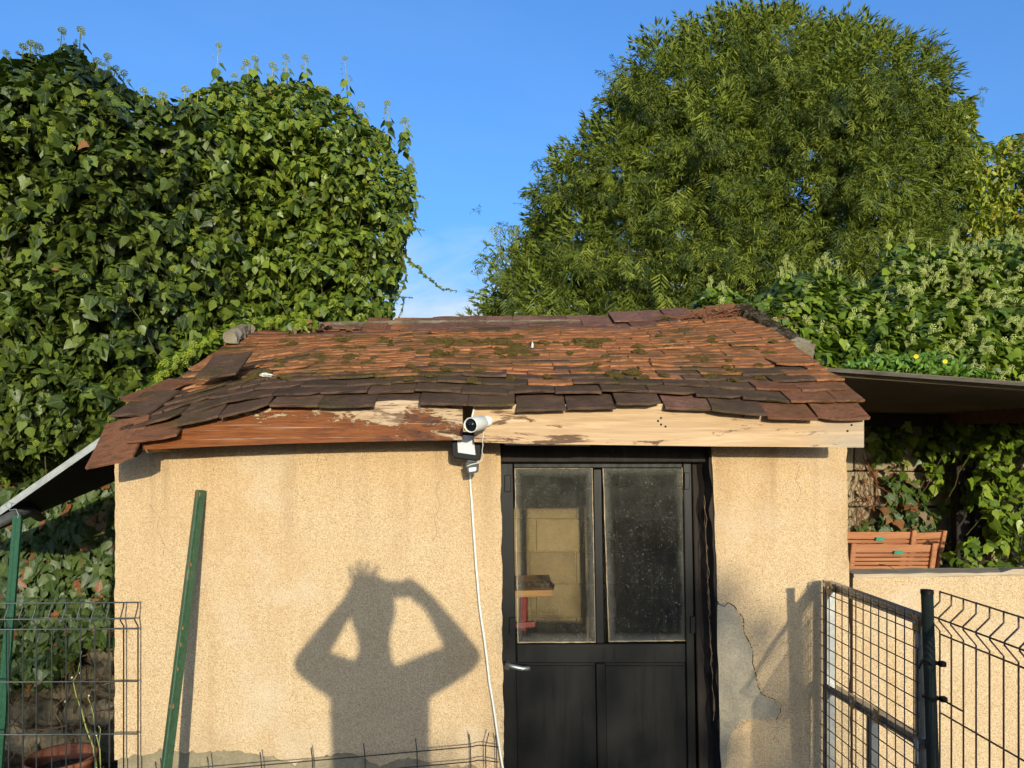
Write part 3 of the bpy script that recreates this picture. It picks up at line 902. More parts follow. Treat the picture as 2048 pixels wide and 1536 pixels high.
# ------------------------------------------------------------------ door
YD = 3.03
def dz(v, Y=YD): return v
def quad(name, pts, mat, parent, th=.03, Y=YD, bevel=.003, **k):
    return MB().prism([P(u, v, Y) for u, v in pts], (0, th, 0)).build(name, mat, parent, bevel=bevel, **k)
dr = quad('door', [(1033, 1288), (1371, 1287), (1372, 1326), (1034, 1326)], M_door, shed, .036)      # lock rail carries the rest
def lean(u, v): return u+(v-925)*.0165
VB = 1700
def stile(u0, u1, v0, v1, name='stile', Y=YD, th=.036, par=dr, mat=None, bev=.003):
    return quad(name, [(lean(u0, v0), v0), (lean(u1, v0), v0), (lean(u1, v1), v1), (lean(u0, v1), v1)], mat or M_door, par, th, Y, bev)
stile(985, 1026, 924, VB); stile(1366, 1383, 926, VB); stile(1186, 1203, 938, 1287, bev=.003)
stile(1185, 1205, 1327, VB)
stile(1027, 1365, 924, 936, 'rail', YD+.0005)
stile(1027, 1365, VB-60, VB, 'rail', YD+.0005)
stile(1020, 1192, 1320, VB-50, 'panel', YD+.016, .012); stile(1198, 1372, 1320, VB-50, 'panel', YD+.016, .012)
for a, b in ((1032, 1180), (1209, 1360)):
    # raised field edge of the lower panels
    stile(a-3, b+6, 1331, 1334, 'moulding', YD+.008, .008, bev=.001)
# glazing beads and panes
def pane(pts):
    ps = [P(u, v, YD+.014) for u, v in pts]
    me = bpy.data.meshes.new('pane')
    me.from_pydata([tuple(p) for p in ps]+[tuple(p+Vector((0, .003, 0))) for p in ps], [], [[3, 2, 1, 0]])
    uvl = me.uv_layers.new(name='UVMap')
    for i, c in enumerate([(0, 0), (1, 0), (1, 1), (0, 1)]): uvl.data[i].uv = c
    me.materials.append(M_glass)
    return inst('pane', me, dr, Matrix.Identity(4))
PL = [(1030, 936), (1184, 936), (1191, 1284), (1036, 1285)]
PRt = [(1206, 934), (1364, 933), (1377, 1281), (1218, 1283)]
pane(PL); pane(PRt)
for Q in (PL, PRt):
    for i in range(4):
        a, b = Q[i], Q[(i+1) % 4]
        pa, pb = P(*a, YD+.010), P(*b, YD+.010)
        MB().tube([pa.lerp(pb, t/24)+Vector((R.uniform(-.0008, .0008), 0, R.uniform(-.0008, .0008))) for t in range(25)], [.0016+R.random()*.0016 for _ in range(25)], 5).build('putty', M_coping, dr)
# frame jambs; the dark worm-eaten post in the right-hand reveal
quad('door_frame', [(1384, 905), (1402, 905), (1445, VB), (1402, VB)], M_darkwood, shed, .05, YD+.012)
quad('door_frame', [(975, 905), (1402, 905), (1402, 923), (975, 923)], M_darkwood, shed, .05, YD+.012)
m = MB()
for v0 in range(893, 1800, 14):
    v1 = v0+14
    def xp(v, e): return XP0+(XP0b-XP0)*(v-893)/947.0-.004+e*noise.noise(Vector((v*.021, e, 1)))-.0
    for yy, e in ((W-.004, .016), (W+.06, .010), (W+.10, .008)):
        z = HC+(YH-v0)/F*W
        m.v.append(Vector((xp(v0, e)-(.0 if yy < W else .012)-(.018 if yy > W+.08 else 0), yy, z)))
nr = len(m.v)//3
for i in range(nr-1):
    for j in range(2):
        a = i*3+j; m.f.append([a, a+3, a+4, a+1])
po = m.build('door_post', M_darkwood, shed)
md = po.modifiers.new('s', 'SOLIDIFY'); md.thickness = .03; md.offset = 1
# stray roots hanging in the reveal
for sgn in range(9):
    v0 = R.uniform(930, 1350); L = R.uniform(60, 190); u0 = 1404+(v0-900)*.045
    pts = []
    for i in range(9):
        v = v0+L*i/8
        pts.append(P(u0+(v-v0)*.05+6*noise.noise(Vector((sgn*7, i*.8, 0))), v, W+.03-.02*math.sin(i)))
    MB().tube(pts, .0012, 4).build('root', M_root, shed)
# hinges, handle
for u, v in ((1016, 967), (1025, 1252)):
    quad('hinge', [(u-7, v-17), (u+6, v-17), (u+6, v+17), (u-7, v+17)], M_door, dr, .008, YD-.007, .002)
for u, v in ((1374, 962), (1386, 1250)):
    quad('hinge', [(u-5, v-17), (u+5, v-17), (u+5, v+17), (u-5, v+17)], M_door, dr, .008, YD-.007, .002)
hd = MB().lathe([(0, -.012), (.016, -.012), (.018, 0), (.018, .006)], P(1014, 1331, YD-.004), 14, (0, 1, 0)).build('handle', M_grey, dr, True)
MB().tube([P(1013, 1330, YD-.01), P(1014, 1329, YD-.045), P(1026, 1333, YD-.05), P(1044, 1337, YD-.05), P(1060, 1337, YD-.05)], [.008, .009, .010, .010, .009], 10).build('lever', M_alu, hd, True)
quad('keyhole_plate', [(1012, 1282), (1018, 1282), (1018, 1298), (1012, 1298)], M_door, dr, .006, YD-.006, .001)

# ------------------------------------------------------------------ things inside the shed
M_plank = wood_mat('old_plank', (.30, .16, .06), (.48, .27, .11), (.12, .06, .03)).m
wb = thing('workbench', (-.1, 4.3, 0), 'rough wooden workbench on red legs behind the left pane', 'workbench')
MB().prism([P(985, 1183, 3.75), P(1108, 1180, 3.75), P(1108, 1193, 3.75), P(985, 1197, 3.75)], (0, .45, 0)).build('top', M_plank, wb, bevel=.003)
M_red = plain('red_paint', (.17, .012, .008), .5, .4)
for dx, dy in ((0, .02), (-.3, .02), (0, .36), (-.3, .36)):
    a = P(1048, 1196, 3.77)+Vector((dx, dy, 0)); b = Vector((a.x-.03, a.y, .02))
    MB().tube([a, b], .018, 8).build('leg', M_red, wb)
MB().prism([P(1000, 1248, 3.76), P(1070, 1244, 3.76), P(1070, 1254, 3.76), P(1000, 1258, 3.76)], (0, .03, 0)).build('crossbar', M_red, wb)
MB().blob(P(1062, 1171, 3.85), .055, 3, .4, 2, (2.0, .8, .38)).build('rag', M_earth, None, label='brown crumpled rag lying on the workbench behind the glass', cat='rag')
c = P(1392, 1224, 3.7)
MB().lathe([(.0, -.18), (.13, -.18), (.165, -.01), (.172, 0), (.165, .004), (.158, -.008), (.12, -.17), (0, -.17)], c, 28).build('basin', M_grey, None, True, label='grey round basin behind the right-hand pane', cat='basin')
st = thing('stool', (c.x, c.y, 0), 'low dark stool under the grey basin inside the shed', 'stool')
MB().box(c.x-.16, c.x+.16, c.y-.16, c.y+.16, c.z-.21, c.z-.182).build('seat', M_darkwood, st)
for sx in (-1, 1):
    for sy in (-1, 1):
        MB().box(c.x+sx*.13-.015, c.x+sx*.13+.015, c.y+sy*.13-.015, c.y+sy*.13+.015, .02, c.z-.21).build('leg', M_darkwood, st)

# ------------------------------------------------------------------ fittings on the front wall
sc_ = thing('security_camera', P(972, 843, YF), 'white bullet security camera screwed to the fascia', 'camera')
bc, fc = P(966, 845, 2.66), P(942, 850, 2.58)
ax = (fc-bc).normalized()
MB().lathe([(0, 0), (.021, .001), (.0255, .012), (.0262, .05), (.0262, .092), (.0250, .095), (.0235, .094), (.0225, .086), (0, .086)], bc, 28, ax).build('body', M_white, sc_, True)
fo = bc+ax*.0885
MB().lathe([(0, 0), (.0222, 0), (.0222, -.003), (0, -.003)], fo, 24, ax).build('face', M_black, sc_)
MB().lathe([(0, .004), (.006, .0035), (.009, .001), (.0095, 0), (.013, 0.002), (.0135, 0)], fo, 20, ax).build('lens', M_lens, sc_, True)
MB().lathe([(0, -.012), (.014, -.012), (.0195, -.004), (.0195, .006)], P(975, 842, YF-.010), 24, (0, 1, 0)).build('mount', M_white, sc_, True)
MB().tube([P(972, 843, YF-.012), P(968, 845, 2.675)], .009, 10).build('arm', M_white, sc_)
MB().tube([P(948, 813, YF-.006), P(947, 822, YF-.008), P(944, 834, YF-.012)], .0034, 8).build('power_cable', M_white, sc_)
tc_pts = [P(968, 858, YF-.01), P(967, 868, YF-.008), P(965, 880, YF-.008), (P(966, 890, 2.72)), P(964, 902, 2.73), P(967, 912, 2.75), P(963, 921, 2.76), P(955, 926, 2.76), P(942, 929, 2.755), P(932, 933, 2.76)]
MB().tube(tc_pts, .0017, 6).build('thin_cable', M_white, sc_, True)

fl = thing('floodlight', P(934, 900, 2.80), 'black square floodlight with motion sensor under the fascia', 'floodlight')
YL = 2.765
def rrect(pts, r, n=5):
    out = []
    L = len(pts)
    for i in range(L):
        p, a, b = Vector((*pts[i], 0)), Vector((*pts[i-1], 0)), Vector((*pts[(i+1) % L], 0))
        pa = p+(a-p).normalized()*r; pb = p+(b-p).normalized()*r
        for j in range(n+1):
            t = j/n; q = pa*(1-t)**2+p*2*t*(1-t)+pb*t*t
            out.append((q.x, q.y))
    return out
fr_o = rrect([(903, 862), (964, 866), (961, 923), (904, 915)], 10)
MB().prism([P(u, v, YL) for u, v in fr_o], (0, .032, 0)).build('housing', M_black, fl, bevel=.003)
MB().prism([P(u, v, YL-.002) for u, v in [(914, 869), (947, 872), (951, 910), (916, 905)]], (0, .006, 0)).build('led_panel', M_led, fl)
MB().prism([P(u, v, YL+.006) for u, v in [(935, 914), (952, 916), (954, 926), (934, 925)]], (0, .025, 0)).build('bracket', M_grey, fl, bevel=.002)
MB().prism([P(u, v, YL-.004) for u, v in rrect([(931, 924), (957, 927), (956, 945), (936, 948)], 3)], (0, .035, 0)).build('sensor', M_grey, fl, bevel=.002)
MB().prism([P(u, v, YL-.008) for u, v in rrect([(937, 936), (953, 934), (952, 942), (938, 944)], 3)], (0, .01, 0)).build('sensor_lens', M_white, fl, bevel=.001)
MB().prism([P(u, v, YL+.032) for u, v in [(925, 880), (945, 881), (945, 912), (925, 911)]], (0, W-YL-.032-.012, 0)).build('wall_bracket', M_grey, fl)
cp = [(940, 946), (941, 975), (944, 1010), (946, 1045), (949, 1085), (952, 1130), (956, 1175), (959, 1210), (963, 1240), (969, 1280), (974, 1320), (979, 1365), (986, 1405), (991, 1440), (996, 1475), (1002, 1515), (1010, 1560), (1018, 1620), (1025, 1700), (1030, 1780)]
yy = lambda v: W-.020-.015*abs(math.sin((v-946)*.004))-(.0 if v < 1400 else (v-1400)*.0002)
fine = []
for (a, b) in zip(cp, cp[1:]):
    for t in range(3):
        k = t/3; u = a[0]+(b[0]-a[0])*k; v = a[1]+(b[1]-a[1])*k
        fine.append(P(u, v, yy(v)))
MB().tube(fine, .0046, 8).build('cable', M_white, None, True, label='white electric cable hanging from the floodlight down the wall', cat='cable')

# rusty green angle iron leaning on the wall
def angle_iron(top, bot, wid, name, mat, label, th=.004, ribs=True):
    t = thing(name, bot, label, 'metal post')
    d = (top-bot); L = d.length; d.normalize()
    sx = Vector((1, 0, 0)); sx = (sx-d*sx.dot(d)).normalized(); sy = d.cross(sx).normalized()
    if sy.y > 0: sy = -sy
    A = bot-sx*wid*.5
    prof = [(0, 0), (wid*.42, .018), (wid*.52, .018), (wid*.62, .012), (wid*.72, .018), (wid, 0)]
    m = MB(); pr = [A+sx*x+sy*y for x, y in prof]+[A+sx*x+sy*(y-th) for x, y in reversed(prof)]
    m.prism(pr, d*L).build('profile', mat, t)
    return t, A, sx, sy, d, L
tp = P(401, 981, W-.03); bt = P(332, 1536, 2.70)
bt2 = tp+(bt-tp)*((tp.z-.0)/(tp.z-bt.z))
t, A, sx, sy, d, L = angle_iron(tp, bt2, .040, 'angle_iron', M_angle, 'worn green steel fence post leaning against the rendered wall')
for k in (.01, .165, .3, .335, .385, .46):
    p = A+d*(L*(1-k))+sx*.020+sy*.0135
    MB().lathe([(0, .0022), (.004, .0022), (.0062+.004*R.random(), .0004)], p, 10, sy).build('rust_spot', M_rust, t)
    MB().lathe([(0, .0030), (.0032, .0030)], p, 8, sy).build('bolt_hole', M_shade, t)

# ------------------------------------------------------------------ welded wire panels
def wire(parent, pts, r, mat, n=6, name='wire'):
    return MB().tube(pts, r, n).build(name, mat, parent, True)
# left panel, standing against the corner of the shed
fp = thing('mesh_panel', (-1.9, 2.9, 0), 'rigid welded wire fence panel in front of the ivy left of the shed', 'fence panel', 'welded wire fence panels')
YP = W-.045
cw = [276-28.75*i for i in range(0, 34)]
def vz(v): return HC+(YH-v)/F*YP
prof = [(1204, 0), (1214, .002), (1233, .024), (1238, .024), (1252, 0), (1840, 0)]
for i, u in enumerate(cw):
    if i == 7: u -= 2
    X = (u-1024)/F*YP
    wire(fp, [Vector((X, YP-b, vz(v))) for v, b in prof], .0026, M_wire2 if u < 233 else M_wire)
for v, b in ((1204.5, 0), (1234, .024), (1257, 0), (1362, 0), (1467, 0), (1572, 0), (1677, 0)):
    sl = .008
    wire(fp, [Vector(((278-1024)/F*YP, YP-b-.004, vz(v))), Vector(((-700-1024)/F*YP, YP-b-.004, vz(v+5)))], .0028, M_wire2)
# right panel runs almost straight towards the viewer
X0 = 1.272
fr = thing('mesh_panel', (X0, 1.6, 0), 'rigid welded wire fence panel running towards the viewer right of the gate post', 'fence panel', 'welded wire fence panels')
ZT = 1.417
def fx(y): return X0+(2.25-y)*.045
hz = [0, .068, .126, .36, .60, .84, 1.08, 1.32]
for i in range(0, 34):
    y = 2.245-.0545*i
    if y < .45: break
    x = fx(y)
    pts = [Vector((x, y, ZT+.004)), Vector((x, y, ZT-.028)), Vector((x-.036, y, ZT-.063)), Vector((x-.036, y, ZT-.072)), Vector((x, y, ZT-.115)), Vector((x, y, .03))]
    wire(fr, pts, .0024, M_wire)
for h in hz:
    b = -.036 if abs(h-.068) < .001 else 0
    wire(fr, [Vector((fx(2.25)+b+.004, 2.25, ZT-h)), Vector((fx(.4)+b+.004, .4, ZT-h))], .0026, M_wire)
# gate of aluminium profile with square mesh
gt = thing('gate', (1.19, 2.55, 0), 'small aluminium framed gate filled with square wire mesh', 'gate')
Yg0, Yg1 = 2.875, 2.235
def gx(y): return 1.182+(2.87-y)*.042
def gz(y): return 1.340+(2.87-y)*.012
def bar(y0, z0, y1, z1, dx0, dx1, hh, name, mat=M_alu, vert=False):
    """profile bar on the frame's side of the mesh"""
    m = MB()
    for k, (e0, e1, d0, d1) in enumerate(((0, .30, dx0, dx1), (.38, .62, dx0+.003, dx1), (.70, 1, dx0, dx1))):
        if vert:
            a0, a1 = y0-hh*e0, y0-hh*e1
            m.prism([(gx(a0)+d0, a0, z0), (gx(a1)+d0, a1, z0), (gx(a1)+d0, a1, z1), (gx(a0)+d0, a0, z1)], (d1-d0, 0, 0))
        else:
            m.prism([(gx(y0)+d0, y0, z0-hh*e0), (gx(y1)+d0, y1, z1-hh*e0), (gx(y1)+d0, y1, z1-hh*e1), (gx(y0)+d0, y0, z0-hh*e1)], (d1-d0, 0, 0))
    # recessed web joining the three ribs
    if vert:
        a0, a1 = y0-hh*.02, y0-hh*.98
        m.prism([(gx(a0)+dx0+.008, a0, z0), (gx(a1)+dx0+.008, a1, z0), (gx(a1)+dx0+.008, a1, z1), (gx(a0)+dx0+.008, a0, z1)], (dx1-dx0-.010, 0, 0))
    else:
        m.prism([(gx(y0)+dx0+.008, y0, z0-hh*.02), (gx(y1)+dx0+.008, y1, z1-hh*.02), (gx(y1)+dx0+.008, y1, z1-hh*.98), (gx(y0)+dx0+.008, y0, z0-hh*.98)], (dx1-dx0-.010, 0, 0))
    return m.build(name, mat, gt)
bar(Yg0, gz(Yg0), Yg1, gz(Yg1), .004, .034, .030, 'top_rail')
bar(Yg0-.03, .955, Yg1, .985, .004, .034, .030, 'middle_rail')
bar(Yg0-.03, .10, Yg1, .11, .004, .034, .030, 'bottom_rail')
bar(Yg0, .10, 0, gz(Yg0)-.031, .004, .034, .032, 'upright', vert=True)
bar(Yg1+.035, .10, 0, gz(Yg1)-.031, .004, .034, .030, 'upright', vert=True)
bar(2.56, .12, 0, .945, .006, .032, .034, 'upright', vert=True)
ys = [Yg0-.01-.05*i for i in range(14)]
for y in ys:
    if y < Yg1-.01: break
    wire(gt, [Vector((gx(y)-.002, y, gz(y)+.006)), Vector((gx(y)-.002, y, .08))], .0020, M_gate, 5)
for i in range(26):
    z = gz(2.87)-.045-.05*i
    wire(gt, [Vector((gx(Yg0)-.006, Yg0+.004, z)), Vector((gx(Yg1)-.006, Yg1-.004, z+.006))], .0020, M_gate, 5)
for y, z in ((2.80, 1.325), (2.245, 1.325), (2.63, .960), (2.47, .968)):
    b = MB().prism([(gx(y)-.010, y+.016, z+.022), (gx(y)-.010, y-.016, z+.022), (gx(y)-.010, y-.016, z-.022), (gx(y)-.010, y+.016, z-.022)], (.003, 0, 0)).build('bracket', M_zinc, gt, bevel=.001)
    MB().lathe([(0, .006), (.006, .006), (.0065, 0)], (gx(y)-.010, y, z+.002), 8, (-1, 0, 0)).build('bolt', M_galv, b)
for z in (1.27, .93):
    MB().prism([(gx(2.25)-.007, 2.262, z+.05), (gx(2.25)-.007, 2.237, z+.05), (gx(2.25)-.007, 2.237, z-.02)], (.004, 0, 0)).build('corner_plate', M_galv, gt)
ps = thing('gate_post', P(1870, 1700, 2.16), 'round dark green steel tube post at the gate, spattered with plaster', 'post')
a, b = P(1854, 1184, 2.20), P(1866, 1536, 2.20); b = a+(b-a)*((a.z-0)/(a.z-b.z))
MB().tube([a, b], .0163, 18).build('tube', M_tube, ps, True)
MB().tube([a+Vector((0, 0, .006)), a-Vector((0, 0, .006))], .0178, 18).build('cap', M_black, ps)
for v, lab in ((1324, 'upper'), (1394, 'lower')):
    p = a+(b-a)*((v-1184)/352*.0) ; zc = HC+(YH-v)/F*2.2; k = (a.z-zc)/(a.z-b.z); p = a+(b-a)*k
    ct = thing('cable_tie', p, 'black cable tie round the gate post, the '+lab+' one'+(', its long tail pointing right' if lab == 'lower' else ', its stub end sticking out left'), 'cable tie', 'cable ties on the gate post')
    ring = [p+Vector((.020*math.cos(t), .020*math.sin(t), .0015*math.sin(2*t))) for t in [i*math.pi/8 for i in range(17)]]
    MB().tube(ring, .0036, 6).build('strap', M_black, ct, True)
    MB().box(p.x+.016, p.x+.034, p.y-.03, p.y-.012, p.z-.007, p.z+.008).build('lock', M_black, ct, bevel=.002)
    if lab == 'upper': MB().tube([p+Vector((-.017, -.012, 0)), p+Vector((-.034, -.02, .003)), p+Vector((-.044, -.024, -.012))], .0032, 5).build('tail', M_black, ct)
    else: MB().tube([p+Vector((.02, -.022, 0)), P(1925, 1422, 2.05)], [.003, .0026], 5).build('tail', M_black, ct)
# panel lying on its side against the foot of the wall
lp = thing('mesh_panel', (-.7, 2.85, 0), 'welded wire fence panel lying on its side along the foot of the wall', 'fence panel', 'welded wire fence panels')
YB = W-.06
def bl(u, dv): return 1491+(970-u)*.0885+dv
for i in range(14):
    dv = 30*i*1.0
    pts = [P(u, bl(u, dv)+(0), YB) for u in (-120, 300, 520, 943)]+[P(957, bl(943, dv)-3, YB-.01), P(970, bl(970, dv), YB-.022), P(984, bl(984, dv)+3, YB-.01), P(997, bl(970, dv)+3, YB)]
    wire(lp, pts, .0022, M_wire)
for u in [993, 971, 941, 834, 730, 625, 523, 418, 314, 210, 105, 0]:
    top = bl(u, 0)-26+(8 if u > 980 else 0)
    lean_ = 7 if u == 971 else -3
    yb = YB-.022 if u == 971 else YB-.003
    wire(lp, [P(u+lean_, top, yb), P(u, bl(u, 0), yb), P(u+6, bl(u, 0)+330, yb)], .0023, M_wire)
for u in (270+8, 416, 422, 395):
    pass

# ------------------------------------------------------------------ left canopy, post, pot
cl = thing('canopy', (-2.3, 3.3, 0), 'low corrugated lean-to roof sloping down to the left of the shed', 'canopy')
def corr(A, B, C, D, pitch, amp, name, mat, parent, th=.003, nu=12):
    """A-B near edge, C-D far edge; ribs run along A-B"""
    L = ((C-A).length+(D-B).length)/2; nv = int(L/pitch*6)
    m = MB()
    for j in range(nv+1):
        t = j/nv
        for i in range(nu+1):
            s = i/nu
            p = (A.lerp(B, s)).lerp(C.lerp(D, s), t)
            nn = (B-A).cross(C-A).normalized()
            if nn.z < 0: nn = -nn
            m.v.append(p+nn*(amp*math.sin(2*math.pi*t*L/pitch)+.006*noise.noise(p*1.3)))
    for j in range(nv):
        for i in range(nu):
            a = j*(nu+1)+i; m.f.append([a, a+1, a+nu+2, a+nu+1])
    o = m.build(name, mat, parent, True)
    md = o.modifiers.new('thick', 'SOLIDIFY'); md.thickness = th
    return o
A, B, C, D = P(262, 842, 3.06), P(-90, 1088, 3.02), P(262, 948, 3.85), P(-90, 1092, 3.85)
corr(A, B, C, D, .076, .009, 'corrugated_sheet', M_corr_dark, cl)
d_ = (B-A).normalized(); nn = Vector((0, -1, 0)).cross(d_).normalized()
if nn.z < 0: nn = -nn
MB().prism([A+nn*.016, B+nn*.016, B-nn*.010, A-nn*.010], (0, -.006, 0)).build('edge_strip', M_galv, cl)
MB().tube([P(-60, 1075, 3.0), P(30, 1030, 3.02), P(62, 1023, 3.3), P(80, 1035, 3.8)], .021, 12).build('pipe', M_grey, cl, True)
MB().tube([P(22, 1006, 3.0), P(14, 1004, 2.99), P(12, 1012, 2.98), P(20, 1020, 2.98), P(32, 1018, 2.975), P(37, 1030, 2.975), P(35, 1036, 2.975)], .0016, 5).build('tie_wire', M_galv, cl)
gp = thing('canopy_post', (-1.95, 2.98, 0), 'green painted steel post holding up the low end of the left canopy', 'post')
a, b = P(34, 1030, 3.0), P(-8, 1560, 3.0); b = a+(b-a)*(a.z/(a.z-b.z))
hv = Vector((.017, 0, 0))
MB().prism([a-hv, a-hv*.15, b-hv*.15, b-hv], (0, .03, 0)).build('flange', M_green, gp)
MB().prism([a-hv*.1, a+hv, b+hv, b-hv*.1], (0, .012, 0)).build('flange', M_green, gp)
# pot
pc = P(123, 1511, 3.62); pz = pc.z
pot = thing('terracotta_pot', (pc.x, pc.y, 0), 'wide terracotta flower pot of dry soil behind the wire fence', 'flower pot')
MB().lathe([(.09, 0), (.13, pz*.6), (.148, pz-.03), (.158, pz-.028), (.160, pz), (.146, pz), (.140, pz-.03), (.135, pz-.07)], (pc.x, pc.y, 0), 40).build('bowl', M_terra, pot, True)
MB().lathe([(0, pz-.062), (.07, pz-.066), (.136, pz-.07)], (pc.x, pc.y, 0), 24).build('soil', M_earth, pot)
m = MB(); rr = random.Random(3)
for i in range(26):
    a_ = rr.uniform(0, 6.28); r_ = rr.uniform(0, .11)
    p = Vector((pc.x+r_*math.cos(a_), pc.y+r_*math.sin(a_), pz-.055)); m.tube([p, p+Vector((rr.uniform(-.06, .06), rr.uniform(-.06, .06), rr.uniform(0, .03)))], .0015, 4)
m.build('twig_litter', M_root, pot, kind='stuff')
# half-buried broken pot rim and stones on the ground
bp = MB(); cc = P(200, 1500, 3.5)
for q in range(1):
    prf = []
    for i in range(15):
        th = math.radians(200+i*9); prf.append(Vector((cc.x+.10+.16*math.cos(th), cc.y+.16*math.sin(th)+.12, pz-.06+.0*i)))
    b0 = len(bp.v)
    for p in prf: bp.v += [p, p+Vector((0, 0, -.14)), p+Vector((0, .012, 0)), p+Vector((0, .012, -.14))]
    for i in range(14):
        a = b0+4*i; b = a+4; bp.f += [[a, a+1, b+1, b], [a+2, b+2, b+3, a+3], [a, b, b+2, a+2], [a+1, a+3, b+3, b+1]]
    bp.f += [[b0, b0+2, b0+3, b0+1], [b0+56, b0+57, b0+59, b0+58]]
bp.build('broken_pot', M_terra, None, label='broken terracotta pot rim beside the round pot, against the shed corner', cat='broken pot')
# weed with thin stalks
wd = thing('weed', (-1.95, 3.2, 0), 'tall thin weed with few leaves and tiny white buds behind the fence', 'weed')
def wpath(pts, y): return [P(u, v, y) for u, v in pts]
YW = 3.15
MB().tube(wpath([(195, 1700), (193, 1536), (187, 1495), (172, 1455), (163, 1420), (152, 1390), (146, 1362)], YW), [.004, .0035, .003, .0028, .0025, .002, .0015], 5).build('stem', M_ystem, wd)
MB().tube(wpath([(146, 1362), (155, 1348), (161, 1318), (163, 1302)], YW), .0013, 4).build('stem', M_ystem, wd)
MB().tube(wpath([(201, 1536), (200, 1500), (190, 1460), (187, 1430), (180, 1405), (176, 1396), (178, 1390)], YW), .0022, 4).build('stem', M_ystem, wd)
MB().tube(wpath([(201, 1536), (198, 1486), (201, 1458), (197, 1452)], YW-.02), .0018, 4).build('stem', M_ystem, wd)
for u, v in ((144, 1355), (160, 1346), (131, 1403), (178, 1391), (193, 1470)):
    MB().blob(P(u, v, YW), .0045, 1, .1, 1).build('bud', M_white, wd)

# ------------------------------------------------------------------ garden walls
def stone_meshes(name, mat, n, sub, seed, rough=.3):
    out = []
    for i in range(n):
        out.append(MB().blob((0, 0, 0), .5, seed+i*7, rough, sub, (1, .7, .9)).mesh(name, mat, smooth=False))
    return out
gw = thing('rubble_wall', (-3, 4.4, 0), 'old rubble stone wall with roots behind the pot and ivy', 'stone wall')
MB().box(-6.5, XL-.02, 4.42, 4.85, 0, 2.3).build('core', M_earth, gw)
sm_ = stone_meshes('stone', M_stone, 6, 2, 20)
cnt = 0; rr = random.Random(8)
z = .05
while z < 1.25:
    x = -4.6+rr.uniform(0, .1); h = rr.uniform(.10, .17)
    while x < XL-.05:
        wd_ = rr.uniform(.11, .24)
        if cnt < 280:
            inst('stone', rr.choice(sm_), gw, Matrix.Translation((x+wd_/2, 4.42+rr.uniform(-.02, .02), z+h/2)) @ Matrix.Rotation(rr.uniform(-.2, .2), 4, 'Y') @ Matrix.Diagonal((wd_*1.05, .16, h*1.15, 1)))
            cnt += 1
        x += wd_
    z += h*.95
for u, v, r_ in ((200, 1305, 50), (222, 1290, 40), (226, 1330, 36), (205, 1338, 30)):
    inst('stone', sm_[0], gw, Matrix.Translation(P(u, v, 4.28)) @ Matrix.Diagonal((r_/F*4.4, .12, r_/F*4.4, 1)), label='pale rounded stone')
m = MB()
for i in range(150):
    x = rr.uniform(-4, XL-.1); z0 = rr.uniform(.15, 1.35); p = Vector((x, 4.30+rr.uniform(-.05, .03), z0)); pts = [p]
    dr_ = Vector((rr.uniform(-1, 1), 0, rr.uniform(-1.2, .3))).normalized()
    for k in range(9):
        dr_ = (dr_+Vector((rr.uniform(-.6, .6), rr.uniform(-.25, .25), rr.uniform(-.6, .5)))).normalized(); p = p+dr_*.045; p.y = min(max(p.y, 4.2), 4.36); pts.append(p)
    m.tube(pts, [rr.uniform(.002, .006)*(1-.08*k) for k in range(10)], 5)
m.build('root_tangle', M_root, gw, kind='stuff')
# loose stones and litter on the ground at left
m = MB()
for i in range(260):
    x = rr.uniform(-3.6, XL-.08); y = rr.uniform(3.0, 4.25); s_ = rr.uniform(.012, .05)
    if (Vector((x, y, 0))-Vector((pc.x, pc.y, 0))).length < .2: continue
    m.blob((x, y, s_*.3), s_, i, .4, 1, (1.3, 1, .6))
m.build('rubble_litter', M_stone, None, kind='stuff', label='small stones and litter on the ground round the pot', cat='rubble')

lw = thing('low_wall', (2.6, 3.0, 0), 'low sandy rendered garden wall continuing right of the shed', 'wall')
zt0 = P(0, 1151, W).z; zt1 = zt0+.035
m = MB(); n = 40
for i in range(n+1):
    x = XP1b+.003+(4.2-XP1b)*i/n; z = zt0+(zt1-zt0)*i/n+.004*noise.noise(Vector((x*9, 0, 0)))
    for y in (W-.006, W+.085): m.v += [Vector((x, y, 0)), Vector((x, y, z-.008))]
for i in range(n):
    a = i*4; b = a+4; m.f += [[a, b, b+1, a+1], [a+2, a+3, b+3, b+2], [a+1, b+1, b+3, a+3], [a, a+2, b+2, b]]
m.f += [[0, 1, 3, 2], [n*4, n*4+2, n*4+3, n*4+1]]
m.build('wall', M_render, lw)
m = MB(); n = 60
for i in range(n+1):
    x = XP1b+.006+(4.2-XP1b)*i/n; z = zt0+(zt1-zt0)*i/n
    a_ = .006*noise.noise(Vector((x*14, 3, 0)))
    m.v += [Vector((x, W-.010+a_*.5, z-.007)), Vector((x, W-.006+a_, z+.006+a_+(.012 if x > 1.95 else 0))), Vector((x, W+.09, z+.010+a_)), Vector((x, W+.09, z-.007))]
for i in range(n):
    a = i*4; b = a+4; m.f += [[a, b, b+1, a+1], [a+1, b+1, b+2, a+2], [a+2, b+2, b+3, a+3], [a, a+3, b+3, b]]
m.f += [[0, 1, 2, 3], [n*4+3, n*4+2, n*4+1, n*4]]
m.build('coping', M_coping, lw)
MB().box(XP1+.03, 7, W+.10, 9, -.02, .42).build('terrace', M_earth, None, kind='structure')

